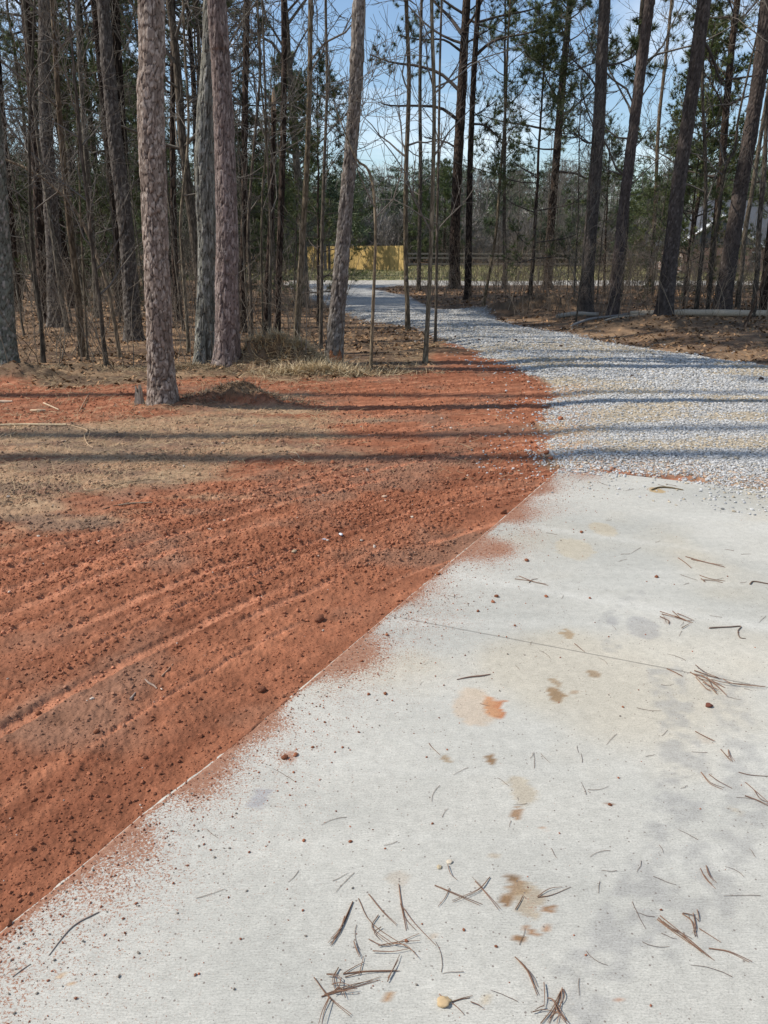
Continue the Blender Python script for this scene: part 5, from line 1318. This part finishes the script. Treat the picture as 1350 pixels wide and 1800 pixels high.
stick('root', 'tiny straight pale root below the curled one', 'root', [(510, 806), (522, 812), (535, 815)], [1.3, 1.3, 1], (0.5, 0.34, 0.22), bury=-0.5)
stick('twig', 'forked dry twig on the red dirt at mid left', 'twig', [(284, 1190), (294, 1180), (304, 1166)], [2.6, 2.2, 1.5], (0.45, 0.27, 0.17), bury=-0.5)
stick('twig', 'crumpled grey root piece beside the forked dry twig', 'root', [(255, 1195), (262, 1202), (270, 1205), (276, 1211)], [2.2, 4, 3.5, 2], (0.30, 0.22, 0.17), bury=-0.3)
stick('root', 'small grey root knob below the crumpled root piece', 'root', [(230, 1231), (234, 1224), (238, 1218)], [5, 4, 2], (0.33, 0.25, 0.2), bury=-0.2)
p = G(246, 716); mb = MB(); rgs = np.random.default_rng(4)
for k_ in range(9):
    a_ = k_ * 0.75; o_ = np.array([math.cos(a_) * 0.028, math.sin(a_) * 0.02, 0]); h_ = rgs.uniform(0.10, 0.23)
    mb.tubes(np.array([o_ * 1.6 - [0, 0, 0.04], o_ * 1.1 + [0, 0, h_ * 0.4], o_ + [0.004, 0, h_ * 0.8], o_ + [0.008 * (k_ % 3 - 1), 0, h_]]), np.array([0.022, 0.018, 0.013, 0.003]), 5, np.array([0.36, 0.31, 0.25]) * rgs.uniform(0.7, 1.1))
tag(mb.build('wood_stub', M_wood, None, (p[0], p[1], float(zat(p[0], p[1])[0])), smooth=False), 'split grey wood stub upright against the foot of the foreground pine', 'stump')
stick('stick', 'pale stick poking out under the straw mound', 'stick', [(536, 652), (545, 649), (556, 647)], [4, 4, 3], (0.45, 0.34, 0.24), bury=-1.5)
stick('stick', 'pale stick lying across the straw right of the straw mound', 'stick', [(590, 657), (606, 653), (622, 655), (640, 650)], [2, 3.5, 3, 2], (0.42, 0.33, 0.24), bury=-0.6)
stick('twig', 'long thin root arching over the straw by the gouged pine foot', 'root', [(600, 645), (613, 638), (630, 630)], [1.6, 1.6, 1.2], (0.4, 0.31, 0.22), bury=-4)
stick('twig', 'curved dark twig on the pale concrete near the gravel', 'twig', [(1145, 862), (1158, 858), (1178, 858.5), (1201, 862)], [2.2, 2.8, 2.8, 1.6], (0.15, 0.11, 0.06), bury=-0.2)
stick('twig', 'kinked dark twig right of the big needle clump at the right edge', 'twig', [(1318, 1028), (1325, 1023), (1350, 1027), (1375, 1029)], [2.5, 2.2, 2, 1.5], (0.16, 0.11, 0.08), bury=-0.3)
stick('twig', 'branching dark twig upper right on the concrete below the needle bundle', 'twig', [(1247, 1105), (1262, 1104), (1283, 1103), (1302, 1102), (1297, 1110), (1300, 1121), (1311, 1123)], [2.5, 2.4, 2.2, 2, 1.8, 1.8, 1], (0.18, 0.13, 0.1), bury=-0.3)
stick('twig', 'long thin grey twig on the lower left of the concrete', 'twig', [(86, 1680), (105, 1655), (122, 1635), (140, 1621), (158, 1612), (174, 1604)], [1.6, 1.8, 2.2, 2.4, 2.6, 2], (0.24, 0.19, 0.16), bury=-0.2)
stick('twig', 'short straight twig at the lower left edge below the long grey twig', 'twig', [(22, 1718), (38, 1706), (54, 1695)], [1.6, 1.8, 1.4], (0.24, 0.19, 0.16), bury=-0.2)
stick('twig', 'rough reddish twig lying level near the orange stain', 'twig', [(803, 1195), (825, 1191), (845, 1189), (862, 1186)], [1.4, 2.4, 2.6, 1.6], (0.24, 0.15, 0.11), bury=-0.2)

# ------------------------------------------------------------------ pine needles on the slab
NEED = [
 ('sparse needles and twig fan crossing near the bottom left of centre', [((620, 1586), (605, 1625), (585, 1652)), ((620, 1586), (600, 1630), (582, 1662)), ((606, 1612), (598, 1640), (580, 1664))]),
 ('long needles crossing in a loose star below centre', [((630, 1580), (655, 1625), (730, 1675)), ((648, 1573), (672, 1605), (697, 1628)), ((665, 1610), (655, 1632), (690, 1660)), ((648, 1653), (680, 1664), (737, 1643)), ((665, 1665), (700, 1660), (738, 1656)), ((670, 1632), (658, 1642), (668, 1655)), ((655, 1675), (690, 1676), (718, 1671)), ((690, 1662), (715, 1668), (735, 1687))]),
 ('two long straight needles leaning right of the loose star', [((701, 1555), (705, 1590), (714, 1637)), ((709, 1597), (728, 1625), (766, 1663)), ((704, 1590), (712, 1615), (730, 1636))]),
 ('needles bundle lying level under the loose star', [((603, 1713), (640, 1709), (700, 1708)), ((606, 1719), (645, 1711), (703, 1708)), ((605, 1712), (625, 1700), (640, 1693)), ((631, 1715), (635, 1700), (639, 1683)), ((681, 1728), (692, 1705), (703, 1680)), ((682, 1722), (695, 1700), (700, 1690)), ((622, 1658), (626, 1672), (632, 1686))]),
 ('tangled brown needle clump at the bottom left of centre', [((565, 1753), (610, 1740), (668, 1723)), ((570, 1750), (615, 1735), (655, 1725)), ((552, 1720), (580, 1755), (618, 1785)), ((595, 1703), (585, 1722), (590, 1745)), ((583, 1733), (600, 1732), (625, 1738)), ((588, 1745), (600, 1740), (608, 1757)), ((579, 1755), (567, 1780), (560, 1805)), ((600, 1722), (596, 1740), (586, 1752)), ((574, 1717), (590, 1720), (598, 1727)), ((585, 1748), (610, 1745), (628, 1742)), ((580, 1757), (570, 1785), (566, 1806))]),
 ('crossed pair of long needles right of the two tan pebbles', [((764, 1557), (800, 1573), (843, 1592)), ((861, 1543), (840, 1566), (795, 1584)), ((790, 1563), (782, 1580), (770, 1595)), ((835, 1551), (858, 1575), (880, 1600)), ((787, 1522), (792, 1540), (803, 1549))]),
 ('needle fan springing from the muddy brown splatter', [((945, 1578), (970, 1574), (1003, 1560)), ((945, 1577), (965, 1565), (988, 1560)), ((906, 1600), (915, 1585), (920, 1575))]),
 ('needles radiating from the tan stone at the bottom', [((795, 1762), (812, 1757), (826, 1755)), ((795, 1765), (805, 1775), (816, 1785)), ((772, 1749), (778, 1755), (785, 1758)), ((827, 1763), (840, 1768), (848, 1773))]),
 ('dark twiggy needle bunch cut by the bottom edge', [((988, 1738), (980, 1765), (965, 1800)), ((990, 1740), (992, 1755), (980, 1775)), ((985, 1745), (970, 1775), (950, 1800)), ((988, 1738), (985, 1770), (978, 1805)), ((956, 1730), (957, 1755), (956, 1772)), ((936, 1782), (955, 1778), (978, 1782)), ((962, 1758), (972, 1763), (990, 1795)), ((975, 1770), (985, 1790), (1000, 1802)), ((956, 1772), (948, 1775), (940, 1780)), ((966, 1795), (980, 1785), (995, 1800))]),
 ('curved single needle pair left of the dark twiggy bunch', [((905, 1683), (925, 1705), (944, 1750)), ((908, 1686), (930, 1715), (940, 1738))]),
 ('long close-set needle bundle slanting at the lower right', [((1155, 1617), (1185, 1640), (1253, 1687)), ((1160, 1611), (1200, 1645), (1250, 1685)), ((1157, 1615), (1172, 1630), (1215, 1655)), ((1165, 1622), (1200, 1648), (1240, 1680))]),
 ('bent needle tangle above the long slanting bundle', [((1199, 1607), (1215, 1620), (1222, 1647)), ((1200, 1606), (1218, 1612), (1228, 1621)), ((1225, 1601), (1228, 1612), (1228, 1620)), ((1218, 1607), (1223, 1630), (1221, 1646))]),
 ('single curved needle below the bent tangle at lower right', [((1246, 1668), (1280, 1674), (1317, 1692))]),
 ('thin needle trailing right of the long slanting bundle', [((1229, 1633), (1248, 1645), (1267, 1657))]),
 ('forked needle pair at right below the concrete edge stain', [((1231, 1527), (1240, 1545), (1258, 1563)), ((1241, 1523), (1245, 1540), (1254, 1550)), ((1236, 1538), (1245, 1550), (1252, 1556))]),
 ('needle trio at the right edge above mid height', [((1298, 1358), (1320, 1363), (1360, 1366)), ((1310, 1376), (1330, 1395), (1358, 1418)), ((1309, 1400), (1330, 1408), (1350, 1418)), ((1325, 1390), (1335, 1405), (1350, 1412))]),
 ('short forked needles upper right above the needle trio', [((1267, 1318), (1278, 1330), (1288, 1340)), ((1280, 1319), (1281, 1330), (1287, 1338))]),
 ('two long faint needles left of the needle trio', [((1232, 1358), (1248, 1378), (1270, 1388)), ((1246, 1362), (1262, 1375), (1287, 1387)), ((1222, 1287), (1240, 1296), (1257, 1304))]),
 ('dense bristly needle clump just above the joint at right', [((1213, 1182), (1240, 1200), (1262, 1222)), ((1217, 1185), (1245, 1195), (1275, 1210)), ((1223, 1192), (1240, 1210), (1250, 1215)), ((1220, 1180), (1250, 1190), (1268, 1195)), ((1232, 1188), (1255, 1205), (1277, 1225)), ((1228, 1195), (1250, 1200), (1262, 1205)), ((1242, 1192), (1255, 1215), (1260, 1218)), ((1235, 1202), (1252, 1212), (1260, 1215)), ((1222, 1172), (1240, 1185), (1262, 1194)), ((1270, 1197), (1290, 1205), (1345, 1210)), ((1250, 1198), (1275, 1205), (1318, 1207))]),
 ('reddish needle bundle on the grey smudge at right', [((1160, 1075), (1190, 1085), (1218, 1095)), ((1163, 1080), (1180, 1085), (1205, 1092)), ((1182, 1075), (1200, 1090), (1217, 1092)), ((1160, 1085), (1175, 1092), (1176, 1098)), ((1185, 1084), (1200, 1090), (1215, 1097)), ((1198, 1106), (1206, 1101), (1212, 1098)), ((1190, 1080), (1205, 1086), (1220, 1093))]),
 ('needle pair with dark specks at upper right beneath the pale streak', [((1230, 1012), (1250, 1018), (1275, 1022)), ((1235, 1020), (1255, 1022), (1270, 1025)), ((1232, 1018), (1238, 1022), (1240, 1024))]),
 ('hooked needle with a dark tip at upper right', [((1192, 981), (1205, 990), (1215, 999)), ((1205, 979), (1230, 987), (1275, 998)), ((1215, 984), (1245, 990), (1270, 994))]),
 ('thin needle pair near the red dirt edge at mid height', [((905, 1018), (935, 1022), (962, 1029)), ((912, 1013), (938, 1024), (960, 1027)), ((930, 1025), (935, 1020), (945, 1018))]),
 ('short thick needle stub above the brown dot by itself', [((754, 1307), (760, 1315), (774, 1328))]),
 ('straight needle crossing over the faint joint right of centre', [((1172, 1176), (1185, 1182), (1200, 1190)), ((1010, 1132), (1018, 1140), (1028, 1147))]),
]
def on_slab(u, v_): p = G(u, v_); return np.array([p[0], p[1], 0.0])
for lab, strands in NEED:
    mb = MB(); allp = np.array([on_slab(*q_) for s in strands for q_ in s]); o0 = allp.mean(0)
    for k, s in enumerate(strands):
        Q_ = np.array([on_slab(*q_) for q_ in s]); pp = trunk_path(Q_, 9); pp[:, 2] = 0.0016 + 0.0016 * k * 0.5 + 0.003 * np.sin(np.linspace(0, 3.14, 9)) * (k % 3 == 1)
        rr = 0.00115 * np.clip(depth(Q_[1]) / 2.2, 1, 1.6)
        mb.tubes(pp - o0, np.linspace(rr * 1.1, rr * 0.55, 9), 5, np.array([0.20, 0.115, 0.075]) * R3.uniform(0.75, 1.3))
        if R3.random() < 0.5:
            q2 = pp.copy(); q2[:, :2] += np.outer(np.linspace(0, 1, 9), [R3.uniform(-0.008, 0.008), R3.uniform(-0.008, 0.008)]) ; q2[:, 2] += 0.001
            mb.tubes(q2 - o0, np.linspace(rr, rr * 0.5, 9), 5, np.array([0.22, 0.13, 0.085]) * R3.uniform(0.75, 1.2))
    o = mb.build('pine_needles', M_twig, None, o0); tag(o, lab if 4 <= len(lab.split()) <= 16 else lab, 'pine needles', 'bunches of dry pine needles on the concrete')
# single needles, all alike
protoN = []
for k in range(6):
    mb = MB(); L = R3.uniform(0.03, 0.09); P0 = np.array([[-L / 2, 0, 0.0015]]); rgk = np.random.default_rng(500 + k)
    P = grow(P0, np.array([[1., 0.1, 0]]), np.array([L]), 6, 0.14, 0, rgk); P[..., 2] = 0.0015
    mb.tubes(P, np.linspace(0.0008, 0.0005, 6)[None], 4, (0.17, 0.115, 0.085))
    protoN.append(mb.mesh('pine_needle')); protoN[-1].materials.append(M_twig)
cnt = 0
while cnt < 90:
    u, v_ = R3.uniform(300, 1345), 850 + 940 * R3.random() ** 1.3
    if R3.random() > 0.25 + 0.75 * ss(600, 1200, np.array([u]))[0]: continue
    p = G(u, v_)
    if poly_sd(np.array([p[0]]), np.array([p[1]]), CONC)[0] < 0.12: continue
    o = bpy.data.objects.new('pine_needle', protoN[R3.randrange(6)]); C.objects.link(o)
    o.location = (p[0], p[1], 0.0006); o.rotation_euler = (0, 0, R3.uniform(0, 6.28)); o.scale = (R3.uniform(0.6, 1.3) * max(1, p[1] / 3),) + (max(1, p[1] / 3),) * 2
    tag(o, 'lone short dry pine needle lying on the concrete', 'pine needle', 'single pine needles on the concrete'); cnt += 1

# ------------------------------------------------------------------ single clods and pebbles
def icos(sub, seed, jag, size, flat, col):
    import bmesh
    bm = bmesh.new(); bmesh.ops.create_icosphere(bm, subdivisions=sub, radius=1.0)
    V = np.array([v.co[:] for v in bm.verts]); T = np.array([[v.index for v in f.verts] for f in bm.faces]); bm.free()
    n = fbm(V[:, 0] * 1.3 + V[:, 2] + seed, V[:, 1] * 1.3 - V[:, 2] * 0.7, seed, 3) - 0.5; m = fbm(V[:, 0] * 4 + V[:, 2] * 3 + seed, V[:, 1] * 4 - V[:, 2] * 2, seed + 2, 2) - 0.5
    V = V * (1 + jag * 1.6 * n + jag * 0.7 * m)[:, None] * np.array([1, 0.8, flat]) * size
    V[:, 2] += size * flat * 0.75
    return raw_mesh('clod', V, T, None, np.tile(col, (len(V), 1)), True)
RED = (0.30, 0.115, 0.06)
CL = [icos(3, 30 + k, 0.5, 1.0, 0.75, (1, 1, 1)) for k in range(6)]
def clod(name, label, cat, u, v_, wpx, col, group=None, k=None, zoff=0.0, mat=None):
    p = G(u, v_); onc = poly_sd(np.array([p[0]]), np.array([p[1]]), CONC)[0] > 0
    zz = 0.0 if onc else float(zat(p[0], p[1])[0])
    me = CL[(k if k is not None else R3.randrange(6))].copy()
    a = me.color_attributes['Col']; n = len(me.vertices); a.data.foreach_set('color', np.tile([*col, 1.0], n).astype(np.float32))
    o = link(name, me, mat or M_clod, None, (p[0], p[1], zz - 0.001 + zoff)); s = pxr(p, wpx)
    o.scale = (s, s, s * (0.62 if name == 'pebble' else 0.9)); o.rotation_euler = (0, 0, R3.uniform(0, 6.28))
    return tag(o, label, cat, group)
clod('dirt_clod', 'large dark red clod alone on the gravel edge', 'clod', 985, 742, 12, RED)
clod('dirt_clod', 'biggest dark clod in the middle of the red dirt', 'clod', 561, 1090, 19, (0.2, 0.08, 0.045), k=1)
clod('dirt_clod', 'dark clod of red dirt left of the slab edge at mid height', 'clod', 460, 1212, 17, (0.2, 0.08, 0.045), k=2)
clod('dirt_clod', 'brown round clod on the slab corner where dirt meets the left edge', 'clod', 14, 1624, 15, RED, k=3)
clod('pebble', 'tan blocky stone with needles at the bottom of the concrete', 'stone', 780, 1763, 25, (0.50, 0.36, 0.20), k=4, mat=M_stone)
clod('pebble', 'white stone chip shining on the red dirt', 'stone', 599, 943, 9, (0.72, 0.74, 0.78), mat=M_stone)
clod('pebble', 'bluish stone chip left of the white one on the red dirt', 'stone', 570, 948, 9, (0.38, 0.4, 0.46), mat=M_stone)
clod('pebble', 'round tan pebble in the upper red dirt', 'stone', 676, 876, 10, (0.48, 0.32, 0.22), mat=M_stone)
clod('pebble', 'flat tan stone in the red dirt left of the white chip', 'stone', 518, 973, 11, (0.34, 0.25, 0.16), mat=M_stone)
clod('pebble', 'pale stone left of the crossed needles, darker of two', 'stone', 772, 1525, 10, (0.42, 0.34, 0.22), mat=M_stone)
clod('pebble', 'pale crumbly stone right of the darker tan pebble by the crossed needles', 'stone', 790, 1516, 11, (0.55, 0.47, 0.36), mat=M_stone)
clod('bark_chip', 'dark red bark flake beside the right needle clump', 'bark chip', 1246, 1242, 12, (0.16, 0.06, 0.04), mat=M_clod)
for (u, v_, w_) in ((873, 1049, 8), (867, 1059, 7), (960, 1049, 7), (1037, 1052, 5), (680, 1117, 7), (636, 1163, 6), (534, 1478, 7), (616, 1480, 7), (602, 1314, 5), (550, 1314, 6), (571, 1270, 5), (516, 1358, 5), (760, 1448, 5), (677, 1492, 4), (648, 1221, 6), (677, 1220, 7), (1072, 1415, 7), (500, 1333, 12), (520, 1328, 10),
                    (1022, 936, 6), (722, 1077, 4), (1154, 1015, 7), (750, 1331, 4), (786, 1318, 4), (714, 1655, 7), (815, 1635, 6), (872, 1664, 6), (905, 1100, 5), (926, 986, 9), (840, 1075, 6), (1095, 1243, 5), (35, 1632, 6), (26, 1640, 5)):
    clod('dirt_clod', 'small reddish-brown crumb of dirt resting on the concrete', 'clod', u, v_, w_, tuple(np.array(RED) * R3.uniform(0.6, 1.2)), 'small clods on the concrete')
for (u, v_, w_) in ((620, 748, 9), (585, 815, 14), (470, 775, 9), (410, 768, 8), (243, 870, 12), (885, 900, 16), (770, 1010, 10), (700, 1055, 8), (250, 900, 6), (110, 1085, 10), (260, 1072, 11), (350, 1098, 9), (290, 1118, 7), (430, 930, 7), (960, 800, 13), (968, 808, 11), (952, 812, 9), (1005, 742, 5), (935, 745, 12), (890, 760, 12), (66, 1250, 14), (170, 1290, 13), (60, 1405, 12), (250, 1330, 11), (380, 1265, 10), (125, 1475, 13), (60, 1350, 10), (300, 1340, 8), (160, 1400, 9), (410, 1212, 8)):
    clod('dirt_clod', 'walnut-sized lump of red clay lying loose on the graded dirt', 'clod', u, v_, w_ * 0.8, tuple(np.array(RED) * R3.uniform(0.7, 1.15)), 'loose lumps on the red dirt')
for (u, v_, w_) in ((1337, 674, 10), (842, 604, 6), (906, 605, 6), (801, 596, 5), (985, 614, 6), (1110, 668, 6), (1295, 660, 5)):
    clod('pine_cone', 'small dark pine cone lying on the pale gravel', 'pine cone', u, v_, w_, (0.07, 0.045, 0.035), 'pine cones on the gravel')

# straw-covered sod mound: bristling tufts of straw on the heap
rg = np.random.default_rng(7)
def straw_heap(name, label, spots, n, col, L0=0.08, L1=0.25, lift=0.55):
    xs = []; ys = []
    for (u, v_, rx, ry, wt) in spots:
        p = G(u, v_); m = int(n * wt); xs.append(p[0] + rg.normal(0, rx, m)); ys.append(p[1] + rg.normal(0, ry, m))
    x = np.concatenate(xs); y = np.concatenate(ys); L = rg.uniform(L0, L1, len(x))
    cc = np.array(col) * (0.45 + 0.9 * rg.random((len(x), 1)))
    V, t, q, c = straw(x, y, zat(x, y), L, np.full(len(x), 0.005), cc, rg, lift)
    return stuff(name, V, t, c, M_straw, label, 'straw', q)
straw_heap('straw_mound', 'bristling pale straw and torn sod heaped right of the close pine pair', [(500, 648, 0.33, 0.16, 0.6), (450, 642, 0.2, 0.18, 0.15), (560, 660, 0.4, 0.1, 0.25)], 10000, (0.56, 0.44, 0.27))
straw_heap('dead_grass', 'dark torn grass roots on the low heap right of the foreground pine', [(410, 704, 0.28, 0.12, 0.6), (480, 710, 0.3, 0.08, 0.2), (350, 713, 0.3, 0.12, 0.2)], 3000, (0.20, 0.155, 0.11), 0.03, 0.1)
straw_heap('dead_grass', 'dry grass fringe along the woods edge around the pair of pines', [(350, 655, 0.5, 0.12, 0.4), (200, 650, 0.8, 0.15, 0.3), (60, 655, 0.6, 0.2, 0.3), (690, 655, 0.35, 0.1, 0.2)], 4200, (0.34, 0.255, 0.155), 0.04, 0.14, 0.4)

# grass beyond the road
n = 26000
x = rg.uniform(-14, 30, n); y = rg.uniform(RY1 + 0.2, 80, n)
L = rg.uniform(0.08, 0.28, n); cc = np.where(rg.random((n, 1)) < 0.5, np.array([[0.17, 0.18, 0.06]]), np.array([[0.36, 0.30, 0.16]])) * (0.6 + 0.7 * rg.random((n, 1)))
V, t, q, c = straw(x, y, zat(x, y), L, np.full(n, 0.03), cc, rg, 1.0)
stuff('grass', V, t, c, M_straw, 'tufty half-green grass between the far road and the fences', 'grass', q)
